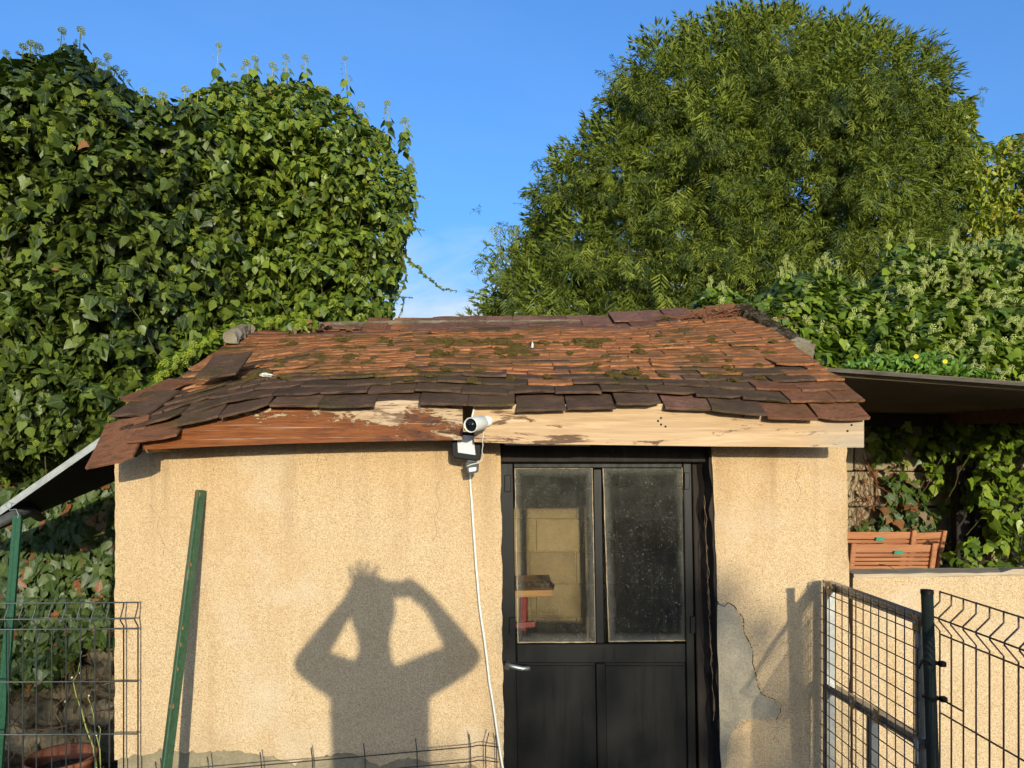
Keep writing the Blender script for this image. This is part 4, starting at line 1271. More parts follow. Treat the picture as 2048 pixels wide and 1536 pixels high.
rw = thing('limestone_wall', (3.5, 5.0, .4), 'pale limestone garden wall under the right canopy, overgrown with ivy', 'stone wall')
MB().box(XP1+.02, 7, 5.03, 5.35, .42, 2.1).build('core', M_mortar, rw)
lm = [MB().prism([(-.5, -.5, -.5), (.5, -.5, -.5), (.5, -.5, .5), (-.5, -.5, .5)], (0, 1, 0)).mesh('stone', M_lime, bevel=.03) for _ in (0,)]
z = .43; rr = random.Random(12); cnt = 0
while z < 2.0:
    h = rr.uniform(.15, .26); x = XP1+.03
    while x < 5.6:
        wd_ = rr.uniform(.2, .46)
        if cnt < 290:
            inst('stone', lm[0], rw, Matrix.Translation((x+wd_/2, 5.01+rr.uniform(-.02, .01), z+h/2)) @ Matrix.Rotation(rr.uniform(-.02, .02), 4, 'Y') @ Matrix.Diagonal((wd_-.012, .12, h-.012, 1)))
            cnt += 1
        x += wd_
    z += h

# right canopy
M_edge = wood_mat('dark_grey_edge_board', (.06, .05, .038), (.13, .11, .085), (.03, .022, .016), rough=.95).m
cr_ = thing('canopy', (2.6, 4, 0), 'corrugated canopy roof over the terrace right of the shed', 'canopy')
A, B, C, D = P(1652, 741, 3.3), P(2300, 789, 3.12), Vector((1.34, 4.98, 2.105)), Vector((4.5, 4.98, 2.02))
corr(A, B, C, D, .075, .018, 'corrugated_sheet', M_corr, cr_, nu=20)
MB().prism([A+Vector((0, 0, .010)), B+Vector((0, 0, .010)), B+Vector((0, 0, -.005)), A+Vector((0, 0, -.005))], (0, -.012, 0)).build('edge_board', M_edge, cr_)
a, b = P(1905, 833, 4.7), P(2260, 822, 3.5)
MB().prism([a+Vector((0, 0, .045)), a-Vector((0, 0, .045)), b-Vector((0, 0, .045)), b+Vector((0, 0, .045))], (0, .06, 0)).build('beam', M_beam, cr_)
MB().box(1.40, 4.4, 4.80, 4.86, 1.98, 2.05).build('beam', M_darkwood, cr_)
# old timber posts at the wall
for i, (u, wv, lab, mt) in enumerate(((1929, 30, 'broad dark timber post standing against the limestone wall', M_darkwood), (1962, 22, 'dark brown timber post right of the broad one', M_darkwood), (1990, 12, 'thin pale weathered stake among the ivy', M_coping))):
    Yp = 4.72-.05*i; x0 = P(u, 0, Yp).x; hw = wv/F*Yp/2
    MB().box(x0-hw, x0+hw, Yp, Yp+.07, .4, (1.95, 1.92, 1.45)[i]).build('timber_post', mt, None, bevel=.004, label=lab, cat='post')

# slatted garden chairs behind the low wall
def chair(x, y, z0, wid, rot, lab, back_only=False):
    t = thing('garden_chair', (x, y, z0), lab, 'chair', 'slatted wooden garden chairs')
    q = Matrix.Translation((x, y, z0)) @ Matrix.Rotation(rot, 4, 'Z')
    WORLD[t.name] = q; t.matrix_basis = q
    def bld(m, name, mt=M_chair, bevel=.004, **k):
        o = m.build(name, mt, None, bevel=bevel, **k); put(o, t, q); return o
    hw = wid/2; lean = .16                     # the back faces the viewer, top leaning towards him
    for sx in (-1, 1):
        m = MB(); prof = [(.0, .40), (-.02, .62), (-.07, .80), (-.10, .93)]
        pts = [Vector((sx*hw-.014, yy, zz)) for yy, zz in prof]
        m.prism([Vector((sx*hw-.014, yy, zz)) for yy, zz in prof]+[Vector((sx*hw-.014, yy+.05, zz)) for yy, zz in reversed(prof)], (.028, 0, 0)); bld(m, 'back_post')
        bld(MB().prism([(sx*hw-.014, .0, 0), (sx*hw-.014, .05, 0), (sx*hw-.014, .05, .42), (sx*hw-.014, .0, .42)], (.028, 0, 0)), 'leg')
        bld(MB().prism([(sx*hw-.014, .42, 0), (sx*hw-.014, .47, 0), (sx*hw-.014, .47, .62), (sx*hw-.014, .42, .62)], (.028, 0, 0)), 'leg')
        ar = [(-.03, .62), (-.03, .645), (.1, .665), (.48, .655), (.52, .60), (.50, .595), (.46, .635), (.1, .64)]
        bld(MB().prism([Vector((sx*hw-.03, a_, b_)) for a_, b_ in ar], (.06, 0, 0)), 'armrest')
    for i in range(20):
        zz = .445+.0228*i; yy = float(np.interp(zz, [.40, .62, .80, .93], [0, -.02, -.07, -.10]))+.015
        hh = .0180 if i < 19 else .042
        bld(MB().prism([(-hw+.016, yy, zz), (hw-.016, yy, zz), (hw-.016, yy-.012*hh/.04, zz+hh), (-hw+.016, yy-.012*hh/.04, zz+hh)], (0, .016, 0)), 'slat', bevel=.003)
    for i in range(7):
        yy = .05+.058*i
        bld(MB().box(-hw+.016, hw-.016, yy, yy+.046, .41, .428), 'slat', bevel=.003)
    return t, q
pq = P(1786, 1112, 4.05)
t, q = chair(pq.x-.040, 4.05, .412, .43, .02, 'slatted wooden garden chair at the front, just behind the low wall')
M_tape = plain('green_tape', (.03, .33, .22), .4, .4, var=.1)
o = MB().prism([(.0, -.088, .873), (.045, -.088, .873), (.045, -.095, .892), (.0, -.095, .892)], (0, .002, 0)).build('sticker', M_tape, None); put(o, t, q)
t, q = chair(pq.x-.015, 4.30, .452, .43, .02, 'slatted wooden garden chair second in the row, its top slat showing above the front one')
o = MB().prism([(.0, -.088, .873), (.045, -.088, .873), (.045, -.095, .892), (.0, -.095, .892)], (0, .002, 0)).build('sticker', M_tape, None); put(o, t, q)
chair(pq.x+.40, 4.70, .40, .43, .25, 'slatted wooden garden chair at the back right, mostly hidden by the others')
MB().tube([P(1758, 1129, 3.05), P(1770, 1130, 3.0), P(1780, 1133, 2.98), P(1795, 1143, 2.97), P(1810, 1149, 2.98)], .0018, 5).build('twig', M_root, None, label='pale dry twig lying on the low wall before the chairs', cat='twig')

# ------------------------------------------------------------------ foliage
def leaf_tmpl(kind):
    if kind == 'heart':
        half = [(.10, -.10), (.30, -.14), (.45, .02), (.44, .25), (.28, .58), (.10, .86)]
    elif kind == 'lobed':
        half = [(.08, -.12), (.28, -.20), (.33, -.02), (.56, .14), (.36, .34), (.24, .56), (.10, .84)]
    elif kind == 'diamond':
        half = [(.10, .0), (.30, .10), (.42, .36), (.26, .66), (.09, .88)]
    else:                                       # lance
        half = [(.08, .10), (.20, .38), (.16, .70)]
    mid = [(0, 0), (0, .45), (0, 1.0)]
    def zf(x, y): return -.42*abs(x)**1.3*.6-.16*max(0, y-.3)**2+.05*math.sin(y*9+x*6)*abs(x)*2
    v = [(x, y, zf(x, y)) for x, y in mid]+[(x, y, zf(x, y)) for x, y in half]+[(-x, y, zf(x, y)) for x, y in half]
    h = len(half); f = []
    for sgn, o in ((1, 3), (-1, 3+h)):
        seq = [0]+[o+i for i in range(h)]+[2]
        for i in range(len(seq)-1):
            a, b = seq[i], seq[i+1]
            c = 1
            tri = [c, b, a] if sgn < 0 else [c, a, b]
            f.append(tri)
    v = np.array(v, dtype=np.float32)
    uv = np.stack([v[:, 0]+.5, (v[:, 1]+.2)/1.2], 1)
    return v, np.array(f, dtype=np.int32), uv
TL = {k: leaf_tmpl(k) for k in ('heart', 'lobed', 'diamond', 'lance')}
def frames(nrm, tip):
    nrm = nrm/np.linalg.norm(nrm, axis=1, keepdims=True)
    tip = tip-nrm*np.sum(nrm*tip, 1, keepdims=True)
    tip = tip/(np.linalg.norm(tip, axis=1, keepdims=True)+1e-9)
    x = np.cross(tip, nrm)
    return np.stack([x, tip, nrm], 2)
def cloud(name, tmpl, pos, Rm, sc, mat, parent, var=None, kind='stuff', flat=False, **k):
    v, f, uv = tmpl
    N = len(pos); n = len(v)
    V = np.einsum('nij,vj->nvi', Rm, v)*np.asarray(sc)[:, None, None]+pos[:, None, :]
    Fc = (f[None]+(np.arange(N)*n)[:, None, None]).reshape(-1, 3)
    me = bpy.data.meshes.new(name)
    me.vertices.add(N*n); me.vertices.foreach_set('co', V.astype(np.float32).ravel())
    nf = len(Fc)
    me.loops.add(nf*3); me.loops.foreach_set('vertex_index', Fc.astype(np.int32).ravel())
    me.polygons.add(nf); me.polygons.foreach_set('loop_start', np.arange(0, nf*3, 3, dtype=np.int32))
    me.update(calc_edges=True)
    if uv is not None:
        ul = me.uv_layers.new(name='UVMap')
        U = np.tile(uv[f].reshape(-1, 2), (N, 1)); ul.data.foreach_set('uv', U.astype(np.float32).ravel())
    if var is None: var = NR.rand(N)
    at = me.attributes.new('var', 'FLOAT', 'POINT'); at.data.foreach_set('value', np.repeat(var, n).astype(np.float32))
    if not flat: me.polygons.foreach_set('use_smooth', np.ones(nf, dtype=bool))
    me.materials.append(mat)
    return inst(name, me, parent, Matrix.Identity(4), kind=kind, **k)
def tmesh(name, tmpl, mat):
    v, f, uv = tmpl
    me = bpy.data.meshes.new(name); me.from_pydata([tuple(map(float, p)) for p in v], [], [list(map(int, q)) for q in f])
    ul = me.uv_layers.new(name='UVMap'); ul.data.foreach_set('uv', uv[f].reshape(-1).astype(np.float32))
    me.polygons.foreach_set('use_smooth', [True]*len(f)); me.materials.append(mat)
    return me
def inpoly(u, v, poly):
    x = np.array([p[0] for p in poly]); y = np.array([p[1] for p in poly]); n = len(poly)
    c = np.zeros(u.shape, bool); j = n-1
    for i in range(n):
        t = ((y[i] > v) != (y[j] > v)) & (u < (x[j]-x[i])*(v-y[i])/(y[j]-y[i]+1e-12)+x[i])
        c ^= t; j = i
    return c
def edist(u, v, poly, free=None):
    """distance in px to the outline; edges listed in free (indices) do not count"""
    d = np.full(u.shape, 1e9); n = len(poly)
    for i in range(n):
        if free and i in free: continue
        ax, ay = poly[i]; bx, by = poly[(i+1) % n]
        dx, dy = bx-ax, by-ay; t = np.clip(((u-ax)*dx+(v-ay)*dy)/(dx*dx+dy*dy+1e-9), 0, 1)
        d = np.minimum(d, np.hypot(u-ax-t*dx, v-ay-t*dy))
    return d
def vnoise(u, v, sc, seed):
    out = np.empty(u.shape)
    for i, (a, b) in enumerate(zip(u.ravel(), v.ravel())): out.ravel()[i] = noise.noise(Vector((a/sc, b/sc, seed)))
    return out
class Bush:
    """a mass of foliage: front depth Yb(u,v), rounding back by bulge metres within Rd px of its outline"""
    def __init__(s, poly, Yb, bulge, Rd, lump, lsc, seed, free=None):
        s.poly, s.Yb, s.bulge, s.Rd, s.lump, s.lsc, s.seed, s.free = poly, Yb, bulge, Rd, lump, lsc, seed, free
    def depth(s, u, v):
        d = np.clip(edist(u, v, s.poly, s.free)/s.Rd, 0, 1)
        y = s.Yb(u, v)+s.bulge*(1-np.sqrt(np.clip(1-(1-d)**2, 0, 1)))
        y += s.lump*vnoise(u, v, s.lsc, s.seed)+s.lump*.5*vnoise(u, v, s.lsc*.4, s.seed+5)
        return y
    def sample(s, N, dens=None, rnd=None):
        rnd = rnd or NR
        us = [p[0] for p in s.poly]; vs = [p[1] for p in s.poly]
        U = np.empty(0); V = np.empty(0)
        while len(U) < N:
            u = rnd.uniform(min(us), max(us), N); v = rnd.uniform(min(vs), max(vs), N)
            k = inpoly(u, v, s.poly)
            if dens is not None: k &= rnd.rand(N) < dens(u, v)
            U = np.append(U, u[k]); V = np.append(V, v[k])
        U, V = U[:N], V[:N]
        Y = s.depth(U, V); e = 6.0
        gu = (s.depth(U+e, V)-Y)/(e/F*Y); gv = (s.depth(U, V+e)-Y)/(e/F*Y)
        nrm = np.stack([np.clip(-gu, -2, 2)*-1*-1, -np.ones(N), np.clip(gv, -2, 2)], 1)
        nrm[:, 0] = np.clip(gu, -2, 2)*1.0
        nrm[:, 2] = np.clip(-gv, -2, 2)*1.0
        # surface y=f(x,z): outward (towards viewer) normal is (df/dx, -1, df/dz); v grows downward so df/dz=-gv
        return U, V, Y, nrm
def pos3(U, V, Y): return np.stack([(U-1024)/F*Y, Y, HC+(YH-V)/F*Y], 1)
def leaf_frames(nrm, N, droop=.8, jit=.45, up=.35, rnd=None):
    rnd = rnd or NR
    nn = nrm/np.linalg.norm(nrm, axis=1, keepdims=True)
    nn = nn+rnd.normal(0, jit, (N, 3)); nn[:, 2] += up
    tip = np.stack([rnd.normal(0, .45, N), rnd.normal(-.25, .3, N), -np.abs(rnd.normal(droop, .3, N))], 1)
    return frames(nn, tip)
def ivy(label, cat, loc, bush, N, size, mat, tmpls, nind, depth=.35, dens=None, shell=True, jit=.45, name='ivy', up=.35, group=None, stems=40, dead=0, sizef=None, shellin=55):
    t = thing(name, loc, label, cat, group)
    U, V, Y, nrm = bush.sample(N, dens)
    off = NR.exponential(depth*.33, N); off = np.minimum(off, depth*1.6)-.02
    Y2 = Y+off
    p = pos3(U, V, Y2)
    Rm = leaf_frames(nrm, N, jit=jit, up=up)
    sc = size*(.5+.75*NR.rand(N)**.8)
    if sizef is not None: sc = sc*sizef(U, V)
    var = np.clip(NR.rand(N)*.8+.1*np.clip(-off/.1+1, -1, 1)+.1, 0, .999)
    # the 290-odd leaves that show largest are leaves of their own
    vis = (U > 0) & (U < 2048) & (V > 0) & (V < 1536)
    key = np.where(vis, off*6+Y2-sc*6, 99); idx = np.argsort(key)[:nind]
    mask = np.ones(N, bool); mask[idx] = False
    lm_ = [tmesh('leaf', TL[k], mat) for k in tmpls]
    for i in idx:
        M = Matrix.Identity(4)
        for a in range(3):
            for b in range(3): M[a][b] = float(Rm[i, a, b]*sc[i])
            M[a][3] = float(p[i, a])
        inst('leaf', R.choice(lm_), t, M)
    rest = np.where(mask)[0]; NR.shuffle(rest); parts = np.array_split(rest, len(tmpls))
    for k, q in zip(tmpls, parts):
        cloud('foliage', TL[k], p[q], Rm[q], sc[q], mat, t, var[q])
    if dead:
        q = NR.choice(N, dead, replace=False)
        cloud('dead_leaves', TL['lobed'], p[q]+np.array([0, -.03, 0]), Rm[q], sc[q]*.9, M_dead, t)
    if shell:                                    # near-black sheet that paints the shaded inside behind the leaves
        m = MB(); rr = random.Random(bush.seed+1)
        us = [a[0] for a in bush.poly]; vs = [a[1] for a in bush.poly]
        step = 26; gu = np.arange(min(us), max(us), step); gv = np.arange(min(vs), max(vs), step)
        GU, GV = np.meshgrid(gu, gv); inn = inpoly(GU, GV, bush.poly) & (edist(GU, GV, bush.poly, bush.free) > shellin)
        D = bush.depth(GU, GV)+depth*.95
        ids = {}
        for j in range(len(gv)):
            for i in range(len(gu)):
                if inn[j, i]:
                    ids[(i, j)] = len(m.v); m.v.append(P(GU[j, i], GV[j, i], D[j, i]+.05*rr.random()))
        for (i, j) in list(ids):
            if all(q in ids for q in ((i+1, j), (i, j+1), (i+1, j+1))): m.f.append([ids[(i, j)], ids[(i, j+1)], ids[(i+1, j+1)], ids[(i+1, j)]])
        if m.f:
            o = m.build('shade_sheet', M_shade, t, kind='stuff'); md = o.modifiers.new('t', 'SOLIDIFY'); md.thickness = .06; md.offset = 1 if False else 0
    if stems:
        m = MB(); k = NR.choice(N, stems, replace=False)
        for i in k:
            a = Vector(p[i])+Vector((0, .05, 0)); pts = [a]; d = Vector((R.uniform(-.5, .5), .1, -1)).normalized()
            for s_ in range(5): d = (d+Vector((R.uniform(-.3, .3), R.uniform(-.1, .2), R.uniform(-.2, .2)))).normalized(); pts.append(pts[-1]+d*.08)
            m.tube(pts, .0025, 4)
        m.build('stems', M_stem, t, kind='stuff')
    return t, (U, V, Y)

# flower heads of the ivy: little globes of stalked buds
def umbel(seed, mat, nb=26, r=1.0, name='flower_head'):
    import bmesh
    rr = random.Random(seed); m = MB()
    for i in range(nb):
        a = math.acos(1-1.9*(i+.5)/nb); b = i*2.399963+rr.uniform(-.2, .2)
        d = Vector((math.sin(a)*math.cos(b), math.sin(a)*math.sin(b), math.cos(a)))
        c = d*r*rr.uniform(.85, 1.05); q = .235*r
        o = len(m.v)
        for e in ((q, 0, 0), (-q, 0, 0), (0, q, 0), (0, -q, 0), (0, 0, q), (0, 0, -q)): m.v.append(c+Vector(e))
        for tri in ((0, 2, 4), (2, 1, 4), (1, 3, 4), (3, 0, 4), (2, 0, 5), (1, 2, 5), (3, 1, 5), (0, 3, 5)): m.f.append([o+x for x in tri])
        if i % 2 == 0: m.tube([Vector((0, 0, -.1)), c*.9], .03*r, 3, False)
    m.tube([Vector((0, 0, 0)), Vector((.1, 0, -1.2)), Vector((.15, 0, -3.6))], .07*r, 4)
    return m.mesh(name, mat, smooth=True)
UA = [umbel(i, M_flowA, 30) for i in range(3)]
def cluster(seed, mat):
    """a raceme of several small globes on one stalk"""
    rr = random.Random(seed); m = MB()
    spots = [(0, 0, 0)]+[(rr.uniform(-1, 1)*1.0, rr.uniform(-.6, .6), -.9-1.0*j*.55) for j in range(5)]
    for q, (x, y, z) in enumerate(spots):
        c = Vector((x, y, z)); r_ = .62 if q == 0 else rr.uniform(.35, .5)
        for i in range(15):
            a = math.acos(1-1.9*(i+.5)/15); b = i*2.399963
            d = Vector((math.sin(a)*math.cos(b), math.sin(a)*math.sin(b), math.cos(a)))*r_; w_ = .30*r_; o = len(m.v)
            for e in ((w_, 0, 0), (-w_, 0, 0), (0, w_, 0), (0, -w_, 0), (0, 0, w_), (0, 0, -w_)): m.v.append(c+d+Vector(e))
            for tri in ((0, 2, 4), (2, 1, 4), (1, 3, 4), (3, 0, 4), (2, 0, 5), (1, 2, 5), (3, 1, 5), (0, 3, 5)): m.f.append([o+x_ for x_ in tri])
        m.tube([c, Vector((0, 0, z-.5))], .06, 3, False)
    m.tube([Vector((0, 0, 0)), Vector((.05, 0, -4.5))], .09, 4)
    return m.mesh('flower_head', mat, smooth=True)
UB = [cluster(i+5, M_flowB) for i in range(4)]
def heads(parent, bush, N, r, meshes, dens=None, tilt=.5, name='flower_head', fwd=.06):
    U, V, Y, nrm = bush.sample(N, dens)
    for i in range(N):
        p = P(U[i], V[i], Y[i]-fwd-R.uniform(0, .05))
        n_ = Vector((nrm[i][0]*.5, -1, .9+nrm[i][2]*.5)).normalized()+Vector((R.gauss(0, .3), R.gauss(0, .3), R.gauss(0, .3)))
        q = n_.to_track_quat('Z', 'Y').to_matrix().to_4x4()
        s_ = r*R.uniform(.6, 1.25)
        inst(name, R.choice(meshes), parent, Matrix.Translation(p) @ q @ Matrix.Diagonal((s_, s_, s_, 1)))
def spike(parent, u, v, Y, h, meshes, mat, r=.019, leaves=10, size=.07):
    """an upright flowering shoot: stalk, hanging leaves, one large head and a few small ones"""
    top = P(u, v, Y); base = P(u+R.uniform(-8, 8), v+h, Y+.05); mid = top.lerp(base, .5)+Vector((R.uniform(-.01, .01), 0, 0))
    MB().tube([base, mid, top], [.0042, .0034, .0024], 5).build('shoot', M_ystem, parent)
    s_ = r*R.uniform(.85, 1.15)
    inst('flower_head', R.choice(meshes), parent, Matrix.Translation(top) @ Matrix.Rotation(R.uniform(-.3, .3), 4, 'Y') @ Matrix.Diagonal((s_, s_, s_*.8, 1)))
    for i in range(4):
        p = top.lerp(base, .12+.1*i)+Vector((R.choice((-1, 1))*R.uniform(.014, .03), R.uniform(-.02, .02), .005)); q = s_*R.uniform(.3, .5)
        inst('flower_head', R.choice(meshes), parent, Matrix.Translation(p) @ Matrix.Diagonal((q, q, q, 1)))
    pos = []; nr = []; tp = []
    for i in range(leaves):
        k = .3+.7*i/max(1, leaves-1); c = top.lerp(base, k); a = i*2.4+R.uniform(-.4, .4)
        o = Vector((math.cos(a), math.sin(a), 0)); pos.append(tuple(c+o*.022)); nr.append(tuple(o*.8+Vector((0, -.25, .55)))); tp.append(tuple(o*.55+Vector((0, 0, -1))))
    pos = np.array(pos); Rm = frames(np.array(nr), np.array(tp))
    cloud('shoot_leaves', TL['diamond'], pos, Rm, size*NR.uniform(.7, 1.1, leaves), mat, parent)

sm = lambda x, a, b: np.clip((x-a)/(b-a), 0, 1)**2*(3-2*np.clip((x-a)/(b-a), 0, 1))
# great ivy mass at the left: a deep shaded-green part and a sunnier column
polyL = [(-120, 1180), (-120, 110), (0, 118), (50, 112), (100, 108), (150, 92), (180, 130), (230, 168), (290, 190), (340, 200), (400, 196), (440, 215), (470, 420), (470, 700), (440, 720), (400, 745), (330, 770), (260, 800), (238, 900), (238, 1180)]
bL = Bush(polyL, lambda u, v: 3.55+.60*sm(u, 180, 470)+.0*v+.35*sm(-v, -900, -1180)+.75*sm(v, 880, 960), .55, 130, .20, 48, 3, free={0, 18, 19, 16, 17, 15, 14, 13, 12, 11})
# the front of the lower part must stay behind the canopy
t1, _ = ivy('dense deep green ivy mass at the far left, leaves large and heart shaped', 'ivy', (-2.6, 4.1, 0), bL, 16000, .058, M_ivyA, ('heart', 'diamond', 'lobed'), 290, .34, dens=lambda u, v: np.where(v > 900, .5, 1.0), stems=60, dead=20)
heads(t1, bL, 60, .0115, UA, dens=lambda u, v: (v < 1000)*.6+(v < 420)*.4)
for u, v, h in ((12, 105, 60), (47, 93, 70), (62, 86, 75), (78, 92, 65), (124, 60, 95), (161, 58, 95), (215, 112, 70), (194, 122, 50), (232, 136, 50), (248, 146, 55), (286, 180, 50), (325, 190, 50), (370, 178, 60), (395, 187, 50)):
    spike(t1, u, v, 3.95, h, UA, M_ivyA)
polyM = [(375, 205), (420, 168), (470, 160), (540, 172), (600, 160), (660, 182), (700, 208), (732, 250), (770, 262), (796, 320), (818, 350), (822, 450), (806, 520), (800, 560), (785, 628), (770, 655), (640, 660), (520, 662), (470, 700), (430, 745), (330, 775), (300, 780), (330, 600), (370, 400)]
bM = Bush(polyM, lambda u, v: 4.52-.45*sm(-u, -560, -340)+0*v, .75, 110, .24, 46, 9, free={15, 16, 17, 18, 19, 20, 21, 22, 23})
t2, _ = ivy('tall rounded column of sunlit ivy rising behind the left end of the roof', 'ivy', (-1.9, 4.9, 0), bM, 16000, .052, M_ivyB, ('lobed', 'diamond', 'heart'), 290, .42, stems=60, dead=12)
cl_d = lambda u, v: np.clip(.16+1.0*np.exp(-((u-520)/90)**2-((v-215)/60)**2)+.9*np.exp(-((u-750)/50)**2-((v-330)/120)**2)+.5*np.exp(-((u-480)/80)**2-((v-440)/40)**2)+.7*np.exp(-((u-380)/60)**2-((v-560)/60)**2), 0, 1)
heads(t2, bM, 190, .0115, UA, dens=cl_d)
for u, v, h in ((437, 90, 120), (510, 116, 60), (493, 125, 60), (545, 130, 60), (572, 113, 80), (610, 114, 80), (690, 116, 110), (650, 178, 40), (637, 176, 40), (722, 208, 50), (775, 206, 90), (810, 240, 60), (822, 318, 60), (732, 240, 40), (470, 150, 50)):
    spike(t2, u, v, 5.05, h, UA, M_ivyB, .021, 12, .075)
# hanging and trailing shoots on its right-hand side
def trail(parent, pts, Y, sz, n, mat):
    P3 = [P(u, v, Y) for u, v in pts]
    MB().tube(P3, [.0028*(1-.6*i/len(P3)) for i in range(len(P3))], 5).build('trailing_shoot', M_stem, parent)
    pos = []; nr = []; tp = []
    for i in range(n):
        k = i/(n-1)*(len(P3)-1); a = int(min(k, len(P3)-2)); c = P3[a].lerp(P3[a+1], k-a); d = (P3[a+1]-P3[a]).normalized()
        o = Vector((R.uniform(-1, 1), -.6, R.uniform(-.6, 1))).normalized()
        pos.append(tuple(c)); nr.append(tuple(o)); tp.append(tuple(d*.3+Vector((R.choice((-.6, .6)), 0, R.uniform(-.8, .5)))))
    cloud('shoot_leaves', TL['lobed'], np.array(pos), frames(np.array(nr), np.array(tp)), np.linspace(1, .5, n)*sz, mat, parent)
trail(t2, [(800, 500), (822, 524), (838, 536), (848, 550), (862, 560), (876, 572), (884, 578), (898, 579), (913, 582)], 4.95, .034, 34, M_ivyB)
trail(t2, [(810, 450), (826, 455), (838, 458), (849, 461)], 4.95, .03, 9, M_ivyB)
trail(t2, [(815, 392), (830, 390), (840, 393), (849, 396)], 4.95, .03, 8, M_ivyB)
trail(t2, [(790, 595), (803, 594), (813, 594), (823, 595)], 4.9, .03, 7, M_ivyA)
trail(t2, [(806, 594), (807, 610), (803, 622), (797, 634)], 4.9, .03, 8, M_ivyA)
trail(t2, [(818, 330), (829, 360), (832, 400), (828, 430), (820, 470)], 4.98, .06, 16, M_ivyB)
trail(t2, [(800, 520), (812, 548), (806, 575), (798, 590)], 4.95, .05, 12, M_ivyB)
# creeping ivy down the left verge of the roof
polyV = [(640, 655), (600, 625), (470, 640), (380, 690), (330, 720), (300, 770), (240, 800), (300, 800), (350, 745), (400, 705), (455, 682), (500, 655), (560, 660)]
bV = Bush(polyV, lambda u, v: 3.45+.75*sm(u, 250, 560)+0*v, .08, 20, .05, 40, 21)
t3, _ = ivy('bright young ivy creeping along the left verge of the tiled roof', 'ivy', (-1.8, 3.9, 0), bV, 1300, .045, M_ivyC, ('lobed', 'heart'), 150, .15, shell=False, stems=20, up=.6)
heads(t3, bV, 34, .015, UA)
cloud('fallen_leaves', TL['lobed'], pos3(np.array([618., 640, 655, 620, 590, 640, 700, 660, 545, 632]), np.array([652., 655, 645, 640, 655, 628, 655, 650, 652, 658]), np.full(10, 4.15)), leaf_frames(np.tile([0., -1, 1], (10, 1)), 10), np.full(10, .06)*NR.uniform(.5, 1, 10), M_dead, None, label='dry orange leaves caught at the left end of the ridge', cat='dry leaves')
# young ivy covering the wall under the left canopy
polyW = [(-150, 1000), (240, 930), (240, 1290), (205, 1290), (170, 1300), (150, 1330), (120, 1345), (90, 1370), (40, 1370), (0, 1380), (-150, 1400)]
bW = Bush(polyW, lambda u, v: 4.15+0*v+0*u, .10, 30, .05, 50, 31)
t4, _ = ivy('young lobed ivy with a few orange dead leaves covering the wall under the left canopy', 'ivy', (-2.7, 4.3, 0), bW, 3400, .062, M_ivyW, ('lobed', 'lobed', 'heart'), 280, .14, shell=False, stems=50, jit=.35, up=.25, dead=26)

# right: glossy ivy over the wall behind the canopy
polyR = [(1395, 640), (1385, 600), (1410, 575), (1450, 572), (1500, 598), (1545, 575), (1560, 545), (1600, 545), (1660, 535), (1700, 565), (1750, 560), (1770, 510), (1800, 490), (1850, 500), (1900, 490), (1960, 480), (2048, 470), (2200, 470), (2200, 800), (1900, 785), (1640, 765), (1600, 725), (1500, 640)]
bR = Bush(polyR, lambda u, v: 5.0-.45*sm(u, 1480, 1650)*sm(v, 560, 740)+.25*sm(-v, -640, -500), .45, 70, .20, 50, 41, free={17, 18, 19, 20})
t5, _ = ivy('glossy bright green ivy bank with pale flower heads above the right canopy', 'ivy', (2.3, 5.2, 0), bR, 9000, .066, M_ivyC, ('heart', 'diamond', 'lobed'), 290, .36, stems=50, dead=8, up=.45,
             dens=lambda u, v: np.where((u < 1500) & (v > 620), .7, 1.0))
fd = lambda u, v: np.clip(.05+.95*sm(u, 1740, 1800)*sm(-v, -620, -530)+.30*sm(u, 1840, 1960)*(v > 560)+.12*(u > 1560)*(v < 680)+.25*(vnoise(u, v, 40, 8) > .25), 0, 1)
heads(t5, bR, 280, .021, UB, dens=fd)
for u, v, h in ((1420, 555, 40), (1445, 565, 30), (1572, 512, 70), (1562, 535, 50), (1584, 530, 50), (1652, 508, 60), (1636, 520, 50), (1676, 522, 60), (1780, 462, 50), (1822, 462, 50), (1862, 478, 50), (1910, 462, 50), (1905, 480, 40), (1960, 465, 50), (1970, 480, 40), (2025, 455, 50), (2040, 470, 40), (1726, 560, 50), (1733, 590, 40)):
    spike(t5, u, v, 5.32, h, UB, M_ivyC, .022, 7, .055)
# fresh weeds on top of the canopy edge
polyG = [(1690, 752), (1700, 728), (1750, 712), (1800, 712), (1880, 708), (1920, 725), (1990, 745), (2000, 772), (1850, 762)]
bG = Bush(polyG, lambda u, v: 4.3+0*v, .10, 25, .06, 30, 51)
t6 = thing('weeds', (2.3, 4.4, 2.1), 'fresh light green weeds with a yellow flower on the canopy edge', 'weeds')
U, V, Y, nrm = bG.sample(1100)
M_fresh_leaf = leaf_mat('fresh_weed_leaf', [(.09, .19, .02), (.14, .26, .03), (.20, .33, .04)], .45, .3, vein=False)
cloud('foliage', TL['lance'], pos3(U, V, Y+NR.rand(1100)*.15), frames(nrm+NR.normal(0, .5, (1100, 3)), NR.normal(0, 1, (1100, 3))+np.array([0, 0, .5])), NR.uniform(.03, .06, 1100), M_fresh_leaf, t6)
M_yel = plain('yellow_petal', (.75, .55, .03), .7, .2)
for u, v in ((1890, 723), (1832, 713)):
    m = MB(); c = P(u, v, 4.15)
    for i in range(12):
        a = i*math.pi/6; m.prism([c, c+Vector((math.cos(a-.2)*.014, -.002, math.sin(a-.2)*.012)), c+Vector((math.cos(a+.2)*.014, -.002, math.sin(a+.2)*.012))], (0, .002, 0))
    m.build('flower', M_yel, t6)
